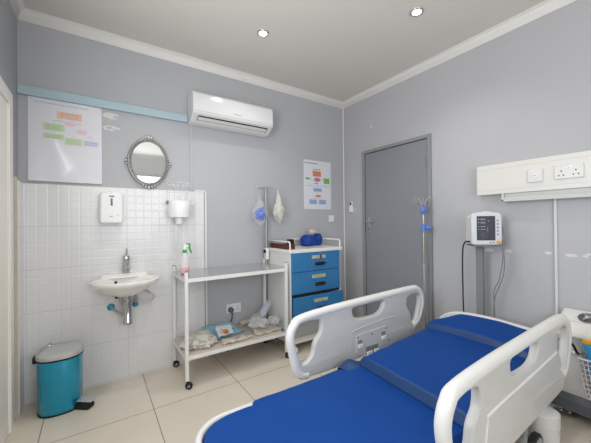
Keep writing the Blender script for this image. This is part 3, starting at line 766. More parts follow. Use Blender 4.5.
LZ = 0.2525
o = bag('plastic_bag', (0.705, 2.47, LZ + 0.040), 0.128, 0.128, 0.066, 2.3, 0.26, 'milky', floor=LZ, freq=11)
tag(o, 'crumpled milky white plastic bag at the left end of the trolley bottom shelf', 'plastic bag')
o = sheet('protective_sheet', [(0.88, 2.475), (1.15, 2.52), (1.06, 2.715), (0.80, 2.705)], LZ, 4.1, 0.030, 7, 'sheet_teal', lift=lambda u, v: 0.05 * v * v)
tag(o, 'pale teal disposable sheet folded on the trolley bottom shelf', 'sheet')
o = sheet('paper_wrapper', [(0.845, 2.345), (1.03, 2.34), (1.165, 2.36), (0.90, 2.458)], LZ, 8.2, 0.026, 16, 'wrap')
tag(o, 'beige crumpled wrapper along the front of the bottom shelf', 'wrapper')
o = sheet('dressing_pack', [(0.86, 2.445), (1.0, 2.455), (1.02, 2.60), (0.885, 2.62)], LZ + 0.035, 6.4, 0.010, 6, 'paper_plain', mats=['paper_plain', 'rust'], n=40, lift=lambda u, v: 0.035 * v,
          patch=lambda u, v: (abs(u - 0.5) / 0.32) ** 2 + (abs(v - 0.34) / 0.27) ** 2 < 0.75 + 1.1 * noise.noise((u * 6, v * 6, 1.7)))
tag(o, 'white dressing pack with orange brown print lying on the teal sheet', 'dressing pack')
o = sheet('paper_wrapper', [(1.175, 2.355), (1.42, 2.365), (1.42, 2.60), (1.185, 2.60)], LZ, 11.7, 0.03, 9, 'wrap', lift=lambda u, v: 0.03 * v)
tag(o, 'wide beige crumpled paper under the clear plastic bags on the trolley', 'wrapper')
o = sheet('crumpled_paper', [(1.15, 2.635), (1.40, 2.635), (1.425, 2.72), (1.16, 2.72)], LZ, 3.3, 0.03, 8, 'wrap', lift=lambda u, v: 0.10 * v * u ** 2 + 0.02)
tag(o, 'beige paper standing creased at the rear of the bottom shelf', 'paper')
o = bag('clear_bag', (1.235, 2.46, LZ + 0.088), 0.085, 0.085, 0.038, 5.5, 0.32, 'clear_thick', freq=14)
tag(o, 'larger crumpled clear bag in the middle right of the trolley bottom shelf', 'plastic bag')
o = bag('clear_bag', (1.385, 2.43, LZ + 0.090), 0.050, 0.065, 0.036, 9.5, 0.32, 'clear_thick', freq=14)
tag(o, 'smaller clear bag at the front right corner of the trolley bottom shelf', 'plastic bag')
# tilted clear bottle with blue caps
bt = thing('clear_bottle', (1.43, 2.46, LZ), 'clear plastic bottle with blue caps leaning at the end beside the cabinet', 'bottle')
q = Matrix.Translation((1.315, 2.555, LZ + 0.092)) @ Matrix.Rotation(radians(26), 4, 'Z') @ Matrix.Rotation(radians(-0), 4, 'X') @ Matrix.Rotation(radians(48), 4, 'Y')
MB().lathe([(0.012, 0.0), (0.016, 0.012), (0.032, 0.03), (0.036, 0.06), (0.036, 0.15), (0.03, 0.17), (0.012, 0.18)], (0, 0, 0), seg=20).build('bottle_body', 'clear_body', bt, mtx=q)
MB().lathe([(0.013, -0.022), (0.015, -0.02), (0.015, 0.0), (0.013, 0.002)], (0, 0, 0), seg=16).build('cap', 'cap_blue', bt, mtx=q)
MB().ball((1.425, 2.345, LZ + 0.012), 0.015, 0.015, 0.010).build('cap', 'cap_blue', bt)

# bags hanging from the trolley pole
bl = bag('clear_bag', (PX - 0.098, PY - 0.055, 1.36), 0.076, 0.046, 0.125, 7.7, 0.16, 'clear', neck=0.55, freq=10)
for v in bl.data.vertices:
    if v.co.z > 1.45: v.co.x += (v.co.z - 1.45) * -0.05
nk = MB(); nk.bm.free(); nk.bm = bmesh.new(); nk.bm.from_mesh(bl.data)
for x in (-0.02, 0.02): nk.tube(smooth_pts([(PX - 0.092 + x, PY - 0.05, 1.45), (PX - 0.093 + x * 0.6, PY - 0.025, 1.54), (PX - 0.0935, PY - 0.009, 1.594)], 4), 0.005, seg=6, flat=0.3)
bpy.data.objects.remove(bl)
bl = nk.build('clear_bag', 'clear'); tag(bl, 'clear bag holding blue tubing, hanging on the trolley pole', 'plastic bag')
bu = MB(); random.seed(11)
pts = []
for k in range(26):
    a = k * 1.9
    pts.append((PX - 0.095 + 0.054 * cos(a) * random.uniform(0.5, 1), PY - 0.055 + 0.020 * sin(a * 1.7), 1.298 + 0.085 * (k / 26) + 0.026 * sin(a * 0.9)))
bu.tube(smooth_pts(pts, 4), 0.011, seg=8)
tag(bu.build('tubing_coil', 'blue_tube'), 'tangled blue tubing inside the hanging clear bag', 'tubing')
br = bag('milky_bag', (PX + 0.122, PY - 0.055, 1.395), 0.058, 0.048, 0.140, 12.2, 0.22, 'milky', neck=0.5, freq=11)
nk = MB(); nk.bm.free(); nk.bm = bmesh.new(); nk.bm.from_mesh(br.data)
nk.tube(smooth_pts([(PX + 0.122, PY - 0.055, 1.51), (PX + 0.118, PY - 0.05, 1.55), (PX + 0.108, PY - 0.046, 1.586)], 4), 0.014, seg=8, r1=0.004)
bpy.data.objects.remove(br)
tag(nk.build('milky_bag', 'milky', angle=30), 'whitish knotted bag hanging on the right hook of the trolley pole', 'plastic bag')

# ------------------------------------------------------------------ spray bottle
sx, sy, sz = 0.612, 2.535, 0.8355
sp = thing('spray_bottle', (sx, sy, sz), 'spray bottle with green trigger and pink liquid on the trolley top', 'spray bottle')
MB().lathe([(0.030, 0.0), (0.036, 0.003), (0.037, 0.03), (0.036, 0.10), (0.031, 0.135), (0.018, 0.165), (0.014, 0.18)], (sx, sy, sz), seg=24).build('bottle_body', 'bottle', sp)
MB().lathe([(0.030, 0.002), (0.0345, 0.005), (0.0348, 0.048), (0.0001, 0.0485)], (sx, sy, sz), seg=24).build('liquid', 'pink', sp)
MB().lathe([(0.017, 0.172), (0.018, 0.175), (0.018, 0.192), (0.014, 0.196)], (sx, sy, sz), seg=16).build('collar', 'green', sp)
k = MB(); k.lathe([(0.011, 0.194), (0.011, 0.225), (0.008, 0.232)], (sx, sy, sz), seg=14); k.box(sx - 0.008, sx + 0.03, sy - 0.009, sy + 0.009, sz + 0.215, sz + 0.238)
k.build('spray_head', 'white_plastic', sp, bevel=0.003)
k = MB(); k.prism([(sx + 0.008, sz + 0.246), (sx + 0.036, sz + 0.250), (sx + 0.046, sz + 0.238), (sx + 0.043, sz + 0.215), (sx + 0.060, sz + 0.165), (sx + 0.050, sz + 0.163), (sx + 0.031, sz + 0.205), (sx + 0.020, sz + 0.226)], 'y', sy - 0.008, sy + 0.008)
k.build('trigger', 'green', sp, bevel=0.003)

# ------------------------------------------------------------------ wall socket under the trolley, plug, small switch, holder
ws = thing('wall_socket', (1.134, YA, 0.41), 'white double wall socket behind the instrument trolley', 'socket')
MB().box(1.058, 1.208, YA - 0.012, YA - 0.0005, 0.365, 0.455).build('face_plate', 'white_plastic', ws, bevel=0.003)
for cx_ in (1.095, 1.172):
    for dx, dz in ((0, 0.018), (-0.012, -0.008), (0.012, -0.008)):
        MB().box(cx_ + dx - 0.003, cx_ + dx + 0.003, YA - 0.0128, YA - 0.0115, 0.405 + dz - 0.004, 0.405 + dz + 0.004).build('socket_hole', 'dark', ws, smooth=False)
pg = thing('power_plug', (1.095, YA - 0.013, 0.40), 'dark grey power plug in the wall socket, its cord hanging down', 'plug')
MB().lathe([(0.026, -0.001), (0.027, -0.012), (0.020, -0.038), (0.008, -0.044)], (1.095, YA - 0.0125, 0.403), seg=18, axis='y').build('plug_body', 'grey_base', pg)
MB().tube(smooth_pts([(1.095, YA - 0.045, 0.395), (1.098, YA - 0.05, 0.36), (1.095, YA - 0.045, 0.31), (1.075, YA - 0.03, 0.27), (1.06, YA - 0.02, 0.20), (1.06, YA - 0.02, 0.005)], 5), 0.0055, seg=8).build('cord', 'black', pg)
s_ = thing('light_switch', (2.405, YA, 1.29), 'small white square switch on the wall under the paper chart', 'switch')
MB().box(2.368, 2.448, YA - 0.010, YA - 0.0005, 1.250, 1.330).build('face_plate', 'white_plastic', s_, bevel=0.003)
MB().box(2.393, 2.423, YA - 0.013, YA - 0.010, 1.275, 1.305).build('rocker', 'white_plastic', s_, bevel=0.002)
# remote control in a holder on the right wall, left of the door
rc = thing('wall_mounted_remote', (XB, 2.648, 1.36), 'white remote control with dark display in a wall holder beside the door', 'remote control')
MB().box(XB - 0.024, XB - 0.006, 2.628, 2.670, 1.385, 1.497).build('body', 'white_plastic', rc, bevel=0.005)
MB().box(XB - 0.030, XB - 0.0005, 2.622, 2.676, 1.366, 1.432).build('holder', 'white_plastic', rc, bevel=0.005)
MB().box(XB - 0.0255, XB - 0.0235, 2.636, 2.662, 1.452, 1.488).build('display', 'dark', rc, bevel=0.001)

# ------------------------------------------------------------------ drawer cabinet
GX0, GX1, GY0, GY1, GT = 1.506, 2.135, 2.335, 2.770, 0.975
ca = thing('drawer_cabinet', (1.806, 2.55, 0), 'white medical cabinet with blue drawers in the corner by the door', 'cabinet')
k = MB()
k.box(GX0, GX0 + 0.018, GY0, GY1, 0.10, GT - 0.02); k.box(GX1 - 0.018, GX1, GY0, GY1, 0.10, GT - 0.02)
k.box(GX0 + 0.018, GX1 - 0.018, GY1 - 0.01, GY1, 0.10, GT - 0.02); k.box(GX0 + 0.018, GX1 - 0.018, GY0, GY1 - 0.01, 0.10, 0.16)
k.build('carcass', 'white_paint', ca, smooth=False, bevel=0.002)
MB().box(GX0 - 0.012, GX1 + 0.012, GY0 - 0.018, GY1, GT - 0.02, GT + 0.012).build('worktop', 'white_paint', ca, smooth=False, bevel=0.004)
def drawer(z0, z1, dy, last=False):
    dd = MB(); x0, x1 = GX0 + 0.012, GX1 - (0.024 if dy == 0 else 0.008)
    dd.box(x0, x1, GY0 - 0.018 - dy, GY0 - 0.002 - dy, z0, z1)
    if dy: dd.box(x0 + 0.02, x1 - 0.03, GY0 - 0.002 - dy, GY0 + 0.3, z0 + 0.01, z1 - 0.03)
    do = dd.build('drawer', 'drawer', ca, smooth=False, bevel=0.0025)
    y = GY0 - 0.018 - dy
    zc = z0 + (z1 - z0) * 0.36; cx_ = 1.845
    hd = MB(); hd.box(cx_ - 0.054, cx_ + 0.054, y - 0.004, y, zc - 0.018, zc + 0.016)
    hd.tube(smooth_pts([(cx_ - 0.052, y - 0.003, zc + 0.006), (cx_ - 0.046, y - 0.026, zc + 0.004), (cx_ + 0.046, y - 0.026, zc + 0.004), (cx_ + 0.052, y - 0.003, zc + 0.006)], 3), 0.008)
    hd.build('handle', 'black', do, bevel=0.002)
    lz = z0 + (z1 - z0) * 0.74
    sl = MB(); sl.box(cx_ - 0.095, cx_ + 0.075, y - 0.003, y, lz - 0.016, lz + 0.016)
    lb = sl.build('label_holder', 'label', do, bevel=0.001)
    wr = MB(); rnd = random.Random(int(z0 * 1000))
    pts = [(cx_ - 0.055 + 0.008 * i, y - 0.0035, lz + rnd.uniform(-0.006, 0.006)) for i in range(11)]
    wr.tube(smooth_pts(pts, 3), 0.0012, seg=5); wr.build('handwriting', 'ink', lb)
    return do
t1 = drawer(0.775, 0.952, 0); drawer(0.568, 0.770, 0); drawer(0.335, 0.545, 0.03)
MB().box(GX0 + 0.02, GX1 - 0.02, GY0 - 0.004, GY0 + 0.01, 0.545, 0.568).build('drawer_gap', 'dark', ca, smooth=False)
MB().box(GX0 + 0.010, GX1 - 0.012, GY0 - 0.018, GY0 - 0.002, 0.165, 0.328).build('drawer', 'grey_card', ca, smooth=False, bevel=0.0025)
lk = MB(); lk.cyl((1.845, GY0 - 0.026, 0.933), (1.845, GY0 - 0.018, 0.933), 0.011); lk.build('lock', 'chrome', t1)
MB().box(1.848, 1.858, GY0 - 0.034, GY0 - 0.026, 0.888, 0.930).build('key', 'black', t1, bevel=0.001)
gr_z = 1.062
MB().tube(smooth_pts([(GX0 + 0.004, GY0, GT + 0.01), (GX0 + 0.004, GY0, gr_z - 0.012), (GX0 + 0.004, GY0 + 0.012, gr_z), (GX0 + 0.004, GY1 - 0.03, gr_z), (GX0 + 0.02, GY1 - 0.012, gr_z),
                      (GX1 - 0.02, GY1 - 0.012, gr_z), (GX1 - 0.004, GY1 - 0.03, gr_z), (GX1 - 0.004, GY0 + 0.012, gr_z), (GX1 - 0.004, GY0, gr_z - 0.012), (GX1 - 0.004, GY0, GT + 0.01)], 1), 0.007).build('guard_rail', 'white_paint', ca)
for x, y in ((GX0 + 0.05, GY0 + 0.04), (GX1 - 0.05, GY0 + 0.04), (GX0 + 0.05, GY1 - 0.05), (GX1 - 0.05, GY1 - 0.05)):
    castor(ca, x, y, 0.10, r=0.036, yaw=random.uniform(-1, 1), wheel='off_white', fork='steel')
# things on the cabinet
TZ = GT + 0.0125
o = MB().box(1.522, 1.612, 2.40, 2.735, TZ, TZ + 0.046).build('maroon_box', 'red_box', bevel=0.003)
tag(o, 'flat dark maroon box inside the left guard rail of the cabinet', 'box')
o = MB().box(1.530, 1.606, 2.52, 2.72, TZ + 0.047, TZ + 0.092).build('grey_carton', 'grey_card', bevel=0.003)
tag(o, 'small grey carton lying on the maroon box', 'box')
o = MB().box(1.565, 1.610, 2.415, 2.475, TZ + 0.047, TZ + 0.096).build('black_box', 'black', bevel=0.003)
tag(o, 'small black box on the front end of the maroon box', 'box')
cl = bag('folded_cloth', (1.985, 2.635, TZ + 0.058), 0.125, 0.075, 0.066, 1.9, 0.15, 'blue_cloth', floor=TZ, freq=7, rot=0.1, square=0.55)
for v in cl.data.vertices:
    if v.co.z > TZ + 0.06: v.co.z += 0.022 * max(0, 1 - abs(v.co.x - 2.08) / 0.05) - 0.03 * max(0, 1 - abs(v.co.x - 2.02) / 0.05)
tag(cl, 'deep blue bundled cloth on top of the drawer cabinet', 'cloth')
o = bag('crumpled_tissue', (2.015, 2.650, TZ + 0.150), 0.050, 0.035, 0.028, 4.4, 0.3, 'wrap', freq=9)
tag(o, 'crumpled beige tissue lying on top of the blue cloth', 'tissue')
o = sheet('paper_sheet', [(1.70, 2.38), (1.90, 2.40), (1.88, 2.50), (1.69, 2.48)], TZ, 2.7, 0.003, 6, 'wrap')
tag(o, 'thin tan paper lying flat on the cabinet top', 'paper')
o = sheet('paper_sheet', [(1.86, 2.44), (2.03, 2.45), (2.02, 2.50), (1.86, 2.495)], TZ + 0.004, 5.7, 0.003, 6, 'paper_plain')
tag(o, 'white paper slip under the front of the blue cloth', 'paper')

# ------------------------------------------------------------------ hospital bed
bed = thing('hospital_bed', (1.35, 1.02, 0), 'white hospital bed with royal blue mattress and moulded side rails', 'bed')
def rounded(x0, x1, y0, y1, r0, r1, n=6):
    """rectangle, corner radius r0 at the low-x end, r1 at the high-x end"""
    out = []
    for cx_, cy_, r, a0 in ((x1 - r1, y1 - r1, r1, 0), (x0 + r0, y1 - r0, r0, 90), (x0 + r0, y0 + r0, r0, 180), (x1 - r1, y0 + r1, r1, 270)):
        for k in range(n + 1):
            a = radians(a0 + 90 * k / n); out.append((cx_ + r * cos(a), cy_ + r * sin(a)))
    return out
BY0, BY1 = 0.63, 1.425
MB().prism(rounded(0.33, 2.30, BY0, BY1, 0.17, 0.05), 'z', 0.175, 0.245).build('deck', 'bed_plastic', bed, bevel=0.012)
def rim_line(d):
    pts = [(0.70, BY1 - 0.045 + d)]
    r_ = 0.15 + d; cx_, cy1, cy0 = 0.37 + 0.15, 1.384 - 0.15, 0.645 + 0.15
    for k in range(9): a = radians(90 + 90 * k / 8); pts.append((cx_ + r_ * cos(a), cy1 + r_ * sin(a)))
    for k in range(9): a = radians(180 + 90 * k / 8); pts.append((cx_ + r_ * cos(a), cy0 + r_ * sin(a)))
    pts.append((0.70, 0.645 - d)); return pts
MB().prism(rim_line(0.036) + rim_line(0.004)[::-1], 'z', 0.20, 0.322).build('foot_rim', 'bed_plastic', bed, bevel=0.012, bseg=3)
k = MB()
for y in (0.72, 1.30): k.box(0.42, 2.26, y - 0.02, y + 0.02, 0.105, 0.165)
for x in (0.44, 1.34, 2.24): k.box(x - 0.02, x + 0.02, 0.72, 1.30, 0.11, 0.16)
for x in (0.8, 1.8): k.box(x - 0.04, x + 0.04, 0.74, 1.28, 0.15, 0.18)
k.build('chassis', 'white_paint', bed, smooth=False, bevel=0.004)
for (x, y) in ((0.62, 0.80), (0.62, 1.24), (2.085, 0.625), (2.085, 1.400)):
    MB().lathe([(0.060, 0.012), (0.072, 0.02), (0.074, 0.098), (0.070, 0.100), (0.070, 0.104), (0.076, 0.106), (0.076, 0.172), (0.07, 0.176)], (x, y, 0), seg=28).build('castor_cover', 'bed_plastic', bed)
for (x, y) in ((0.48, 0.76), (0.48, 1.26), (1.89, 0.600), (1.89, 1.40)):
    w_ = MB(); prof = [(0.030, -0.016), (0.062, -0.016), (0.068, -0.010), (0.068, 0.010), (0.062, 0.016), (0.030, 0.016)]
    w_.lathe(prof, (x, y, 0.068), seg=28, axis='y'); wo_ = w_.build('castor_wheel', 'black', bed)
    MB().lathe([(0.05, -0.018), (0.05, 0.018)], (x, y, 0.068), seg=24, axis='y').build('wheel_disc', 'grey_card', wo_)

# mattress: foot section and raised head section (grid surfaces)
def slab(name, xs, yw, top, bottom, m, seed, amp=0.006, ny=28, side_m=None, skew=0.0, slant=0.0):
    """xs list of x; yw(x)->(y0,y1); top(x, t)->z with t in 0..1 across; bottom z"""
    b = bmesh.new(); G = []; H = []
    for x in xs:
        y0, y1 = yw(x); r = []; h = []
        for j in range(ny + 1):
            t = j / ny; y = y0 + (y1 - y0) * t
            z = top(x, t) + amp * noise.noise((x * 4 + seed, y * 5, 0.5)) + amp * 0.7 * noise.noise((x * 11, y * 9 + seed, 2.5))
            fade = max(0.0, 1 - (x - xs[0]) / 0.5); xx = x - skew * (1 - t) * fade
            r.append(b.verts.new((xx, y, z)))
            h.append(b.verts.new((xx - (slant if x == xs[0] else 0), y, bottom(x) if callable(bottom) else bottom)))
        G.append(r); H.append(h)
    n = len(xs)
    for i in range(n - 1):
        for j in range(ny):
            b.faces.new((G[i][j], G[i + 1][j], G[i + 1][j + 1], G[i][j + 1]))
            b.faces.new((H[i][j], H[i][j + 1], H[i + 1][j + 1], H[i + 1][j]))
        b.faces.new((G[i][0], H[i][0], H[i + 1][0], G[i + 1][0])); b.faces.new((G[i][ny], G[i + 1][ny], H[i + 1][ny], H[i][ny]))
    for i in (0, n - 1):
        for j in range(ny):
            f_ = b.faces.new((G[i][j], G[i][j + 1], H[i][j + 1], H[i][j]))
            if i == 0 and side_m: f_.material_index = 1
    k = MB(); k.bm.free(); k.bm = b
    return k.build(name, [m, side_m] if side_m else m, bed, angle=50, bevel=0.010)
def lin_(a, b, n): return [a + (b - a) * i / n for i in range(n + 1)]
def foot_y(x):
    r = 0.15
    cut = 0.0
    if x < 0.37 + r: cut = r - math.sqrt(max(0, r * r - (0.37 + r - x) ** 2))
    e_ = 0.028 if x < 0.66 else 0.0
    return (0.645 + cut, 1.412 - cut - e_)
def edge_round(t, w=0.035):
    d = min(t, 1 - t)
    return 1 - (1 - min(1, d / w)) ** 2
def foot_top(x, t):
    return 0.300 + 0.040 * edge_round(t, 0.05)
slab('mattress_foot_section', [0.37, 0.373, 0.38, 0.39, 0.41, 0.44, 0.48, 0.52, 0.56, 0.6, 0.645, 0.655, 0.665, 0.675] + lin_(0.70, 1.43, 20), foot_y, foot_top, 0.246, 'mattress', 3.0)
def head_y(x): return (0.645, 1.345)
def head_top(x, t):
    u = (x - 1.365) / (2.285 - 1.365)
    return 0.402 + 0.050 * u + 0.022 * sin(pi * t) * u + 0.022 * edge_round(t, 0.09) - 0.022
slab('mattress_head_section', lin_(1.395, 2.285, 30), head_y, head_top, lambda x: 0.338 if x < 1.45 else 0.246, 'mattress', 8.0, side_m='mattress_side', skew=0.055, slant=0.022)
def pil_y(x):
    u = (x - 2.075) / 0.22
    return (0.665 + 0.05 * max(0, u - 0.55), 1.325 - 0.17 * max(0, u - 0.30))
def pil_top(x, t):
    u = (x - 2.075) / 0.22
    return 0.462 + 0.058 * u ** 0.8 + (0.024) * sin(pi * t) ** 0.8 + 0.012 * edge_round(t, 0.08)
slab('pillow_section', lin_(2.075, 2.295, 12), pil_y, pil_top, 0.425, 'mattress', 5.0, side_m='mattress_side', slant=0.02)
# flap of the cover lifted at the break on the far side
fl = MB(); rs = []
for k_ in range(11):
    t = k_ / 10; x = 1.255 + 0.16 * t; hgt = 0.030 * sin(pi * t) ** 1.5
    rs.append([(x, 1.413, 0.31), (x, 1.405, 0.336 + hgt), (x, 1.375, 0.342 + hgt), (x + 0.01, 1.34, 0.341 + hgt * 0.4), (x + 0.02, 1.31, 0.338)])
fl.rings(rs, closed=False, cap0=False, cap1=False).build('cover_flap', 'mattress_side', bed, angle=60)

# headboard
hp = [(0.63, 0.25), (0.63, 0.42), (0.655, 0.495), (0.72, 0.535), (0.85, 0.548), (1.0, 0.555), (1.15, 0.549), (1.26, 0.530), (1.35, 0.480), (1.39, 0.41), (1.41, 0.34), (1.415, 0.25)]
sm = [(p.x, p.y) for p in smooth_pts([(a, b_, 0) for a, b_ in hp], 3)]
MB().prism(sm, 'x', 2.318, 2.358).build('headboard', 'bed_plastic', bed, bevel=0.011, bseg=3)

# side rails: outline and holes drawn in (x, z)
def flat_shape(outer, holes, half, bev):
    c = bpy.data.curves.new('rail', 'CURVE'); c.dimensions = '2D'; c.fill_mode = 'BOTH'; c.extrude = half - bev; c.bevel_depth = bev; c.bevel_resolution = 3
    for loop in [outer] + holes:
        P = smooth_pts([(x, z, 0) for x, z in loop], 4, closed=True)
        s = c.splines.new('POLY'); s.points.add(len(P) - 1); s.use_cyclic_u = True
        for pt, q_ in zip(s.points, P): pt.co = (q_.x, q_.y, 0, 1)
    o_ = bpy.data.objects.new('rail_tmp', c); COL.objects.link(o_)
    bpy.context.view_layer.update()
    me = bpy.data.meshes.new_from_object(o_.evaluated_get(bpy.context.evaluated_depsgraph_get()))
    bpy.data.objects.remove(o_); bpy.data.curves.remove(c)
    b = bmesh.new(); b.from_mesh(me); bpy.data.meshes.remove(me)
    bmesh.ops.remove_doubles(b, verts=b.verts, dist=1e-5)
    return b
OUT = [(1.491, .672), (1.301, .668), (1.089, .664), (1.02, .652), (.972, .618), (.950, .58), (.948, .53), (.968, .457), (.990, .367), (1.014, .332), (1.05, .312), (1.101, .308), (1.195, .305), (1.36, .304),
       (1.50, .312), (1.85, .326), (2.06, .334), (2.13, .35), (2.165, .395), (2.20, .43), (2.245, .49), (2.272, .577), (2.265, .635), (2.225, .672), (2.146, .684), (1.774, .676)]
H1 = [(.973, .565), (.991, .612), (1.052, .636), (1.162, .632), (1.184, .606), (1.176, .547), (1.132, .498), (1.112, .429), (1.066, .39), (1.031, .392), (1.006, .442), (.981, .515)]
H2 = [(1.455, .652), (1.468, .592), (1.52, .576), (1.60, .568), (1.700, .572), (1.757, .600), (1.775, .655), (1.61, .662)]
H3 = [(2.056, .638), (2.1, .655), (2.168, .657), (2.213, .635), (2.221, .59), (2.203, .523), (2.165, .447), (2.129, .423), (2.102, .438), (2.097, .5), (2.05, .575), (2.049, .612)]
def grow(loop, d=0.012):
    out = []; n = len(loop); area = sum(loop[i][0] * loop[(i + 1) % n][1] - loop[(i + 1) % n][0] * loop[i][1] for i in range(n))
    for i in range(n):
        a, b_ = Vector(loop[i - 1]), Vector(loop[(i + 1) % n]); t = (b_ - a).normalized(); q_ = Vector((t.y, -t.x)) * (1 if area > 0 else -1)
        out.append((loop[i][0] + q_.x * d, loop[i][1] + q_.y * d))
    return out
def side_rail(yc, sgn, dx=0.0, dz=0.0, kx=1.0):
    """sgn = +1: outer face towards +y"""
    rail = MB(); rail.bm.free(); rail.bm = flat_shape(OUT, [grow(H1), grow(H2), grow(H3)], 0.020, 0.012)
    mt = Matrix(((kx, 0, 0, dx), (0, 0, 1, yc), (0, 1, 0, dz), (0, 0, 0, 1))); sh = Matrix.Translation((dx, 0, dz)) @ Matrix.Diagonal((kx, 1, 1, 1))
    ro = rail.build('side_rail', 'rail_panel', bed, mtx=mt, angle=50)
    # round grip bar along the top and both ends
    top = [(1.075, .312), (1.03, .322), (1.0, .36), (.975, .457), (.958, .53), (.960, .58), (.985, .627), (1.04, .658), (1.301, .677), (1.774, .690), (2.12, .696), (2.20, .684), (2.246, .645), (2.258, .577), (2.233, .49), (2.185, .425), (2.13, .395)]
    P = smooth_pts([(x, yc, z) for x, z in top], 5)
    MB().tube(P, 0.027, seg=14).build('grip_bar', 'bed_plastic', ro, angle=60, mtx=sh)
    yo = yc + sgn * 0.020; yi = yc - sgn * 0.020
    yk = yi + sgn * 0.0075
    # outer face: thin raised ridge
    P = smooth_pts([(1.205, yo, .33), (1.213, yo, .41), (1.232, yo, .488), (1.262, yo, .508), (1.621, yo, .528), (2.02, yo, .552)], 3)
    MB().tube(P, 0.0055, seg=8).build('ridge', 'white_plastic', ro, mtx=sh)
    # inner face: moulded arc, access plate, latches, screws
    P = smooth_pts([(1.43, yk, .38), (1.444, yk, .470), (1.470, yk, .498), (1.641, yk, .513), (1.784, yk, .523), (1.90, yk, .517)], 5)
    MB().tube(P, 0.010, seg=12).build('ridge', 'rail_panel', ro, mtx=sh)
    pts = [(1.478, .345), (1.484, .466), (1.790, .474), (1.838, .362), (1.746, .299), (1.585, .277)]
    pl_ = MB().prism(pts, 'y', min(yi, yi - sgn * 0.005), max(yi, yi - sgn * 0.005)).build('access_plate', 'bed_panel', ro, smooth=False, bevel=0.0015, mtx=sh)
    yp = yi - sgn * 0.005
    def pad(nm, x0, x1, z0, z1, d, m, par): MB().box(x0, x1, min(yp, yp - sgn * d), max(yp, yp - sgn * d), z0, z1).build(nm, m, par, smooth=False, bevel=0.0012, mtx=sh)
    for (x0, x1, z0, z1) in ((1.494, 1.536, .383, .428), (1.736, 1.777, .389, .436)):
        pad('latch_pocket', x0, x1, z0, z1, 0.0012, 'bed_dark', pl_); pad('latch', x0, x1 - 0.004, z0 - 0.004, z0 + 0.018, 0.012, 'white_plastic', pl_)
    pad('release_slot', 1.571, 1.698, .315, .364, 0.0012, 'bed_dark', pl_)
    pad('release_lever', 1.578, 1.628, .303, .330, 0.014, 'white_plastic', pl_); pad('release_lever', 1.650, 1.694, .307, .332, 0.014, 'white_plastic', pl_)
    for x, z in ((1.494, .449), (1.635, .445), (1.783, .457), (1.814, .364)):
        MB().cyl((x, yp, z), (x, yp - sgn * 0.002, z), 0.0055).build('screw', 'dark', pl_, mtx=sh)
    # swing arms down to the chassis
    ym = 0.72 if yc < 1 else 1.30
    for x in (1.35, 1.62):
        MB().tube([(x, yc - sgn * 0.0, .30), (x, yc - sgn * 0.01, .21), (x, yc - sgn * 0.03, .15), (x, ym, .135)], 0.014, seg=10).build('rail_arm', 'grey_post', ro)
side_rail(1.49, 1); side_rail(0.552, -1, 0.025, 0.004, 0.967)

# ------------------------------------------------------------------ bedhead trunking with switch and sockets
tk = thing('bedhead_trunking', (XB, 0.6, 1.56), 'cream bedhead trunking panel with sockets on the right wall', 'trunking')
TY0, TY1 = -0.35, 1.178
MB().box(XB - 0.060, XB - 0.0005, TY0, TY1, 1.446, 1.676).build('body', 'off_white', tk, smooth=False, bevel=0.003)
MB().box(XB - 0.0612, XB - 0.0598, TY0 + 0.01, TY1 - 0.005, 1.478, 1.480).build('cover_seam', 'cream_dirty', tk, smooth=False)
MB().box(XB - 0.0612, XB - 0.0598, TY0 + 0.01, TY1 - 0.005, 1.641, 1.643).build('cover_seam', 'cream_dirty', tk, smooth=False)
sw = MB().box(XB - 0.072, XB - 0.060, 0.748, 0.834, 1.510, 1.600).build('switch_plate', 'socket_white', tk, bevel=0.004)
MB().box(XB - 0.075, XB - 0.072, 0.775, 0.805, 1.540, 1.570).build('rocker', 'white_plastic', sw, bevel=0.002)
MB().box(XB - 0.0758, XB - 0.0748, 0.782, 0.799, 1.553, 1.556).build('switch_mark', 'grey_plastic', sw)
def double_socket(y0, y1):
    dp = MB().box(XB - 0.072, XB - 0.060, y0, y1, 1.512, 1.602).build('socket_plate', 'socket_white', tk, bevel=0.004)
    for cy_ in (y0 + 0.037, y1 - 0.037):
        for dy_, dz in ((0, 0.016), (-0.012, -0.012), (0.012, -0.012)):
            MB().box(XB - 0.0728, XB - 0.0715, cy_ + dy_ - 0.0035, cy_ + dy_ + 0.0035, 1.548 + dz - 0.004, 1.548 + dz + 0.004).build('socket_hole', 'dark', dp, smooth=False)
        cz_ = 1.588
        MB().box(XB - 0.0745, XB - 0.072, (y0 + y1) / 2 + (0.012 if cy_ > (y0 + y1) / 2 else -0.012) - 0.008, (y0 + y1) / 2 + (0.012 if cy_ > (y0 + y1) / 2 else -0.012) + 0.008, cz_ - 0.008, cz_ + 0.008).build('rocker', 'white_plastic', dp, bevel=0.001)
double_socket(0.539, 0.686)
# batten lamp under it, conduit down the wall
bl_ = thing('batten_light', (XB, 0.45, 1.41), 'unlit slim batten light fixed under the bedhead trunking', 'lamp')
MB().box(XB - 0.045, XB - 0.0005, -0.25, 1.000, 1.412, 1.4455).build('housing', 'batten', bl_, smooth=False, bevel=0.002)
MB().cyl((XB - 0.055, -0.23, 1.404), (XB - 0.055, 0.985, 1.404), 0.013).build('tube', 'batten', bl_)
for y in (-0.25, 0.985):
    MB().box(XB - 0.074, XB - 0.0005, y, y + 0.015, 1.384, 1.4455).build('end_cap', 'batten', bl_, smooth=False, bevel=0.002)
MB().box(XB - 0.074, XB - 0.068, -0.25, 1.000, 1.384, 1.400).build('front_lip', 'batten', bl_, smooth=False, bevel=0.001)
o = MB().box(XB - 0.014, XB - 0.0005, 0.690, 0.706, 0.0, 1.41).build('conduit', 'conduit', smooth=False, bevel=0.002)
tag(o, 'slim white vertical conduit on the wall below the batten light', 'conduit')

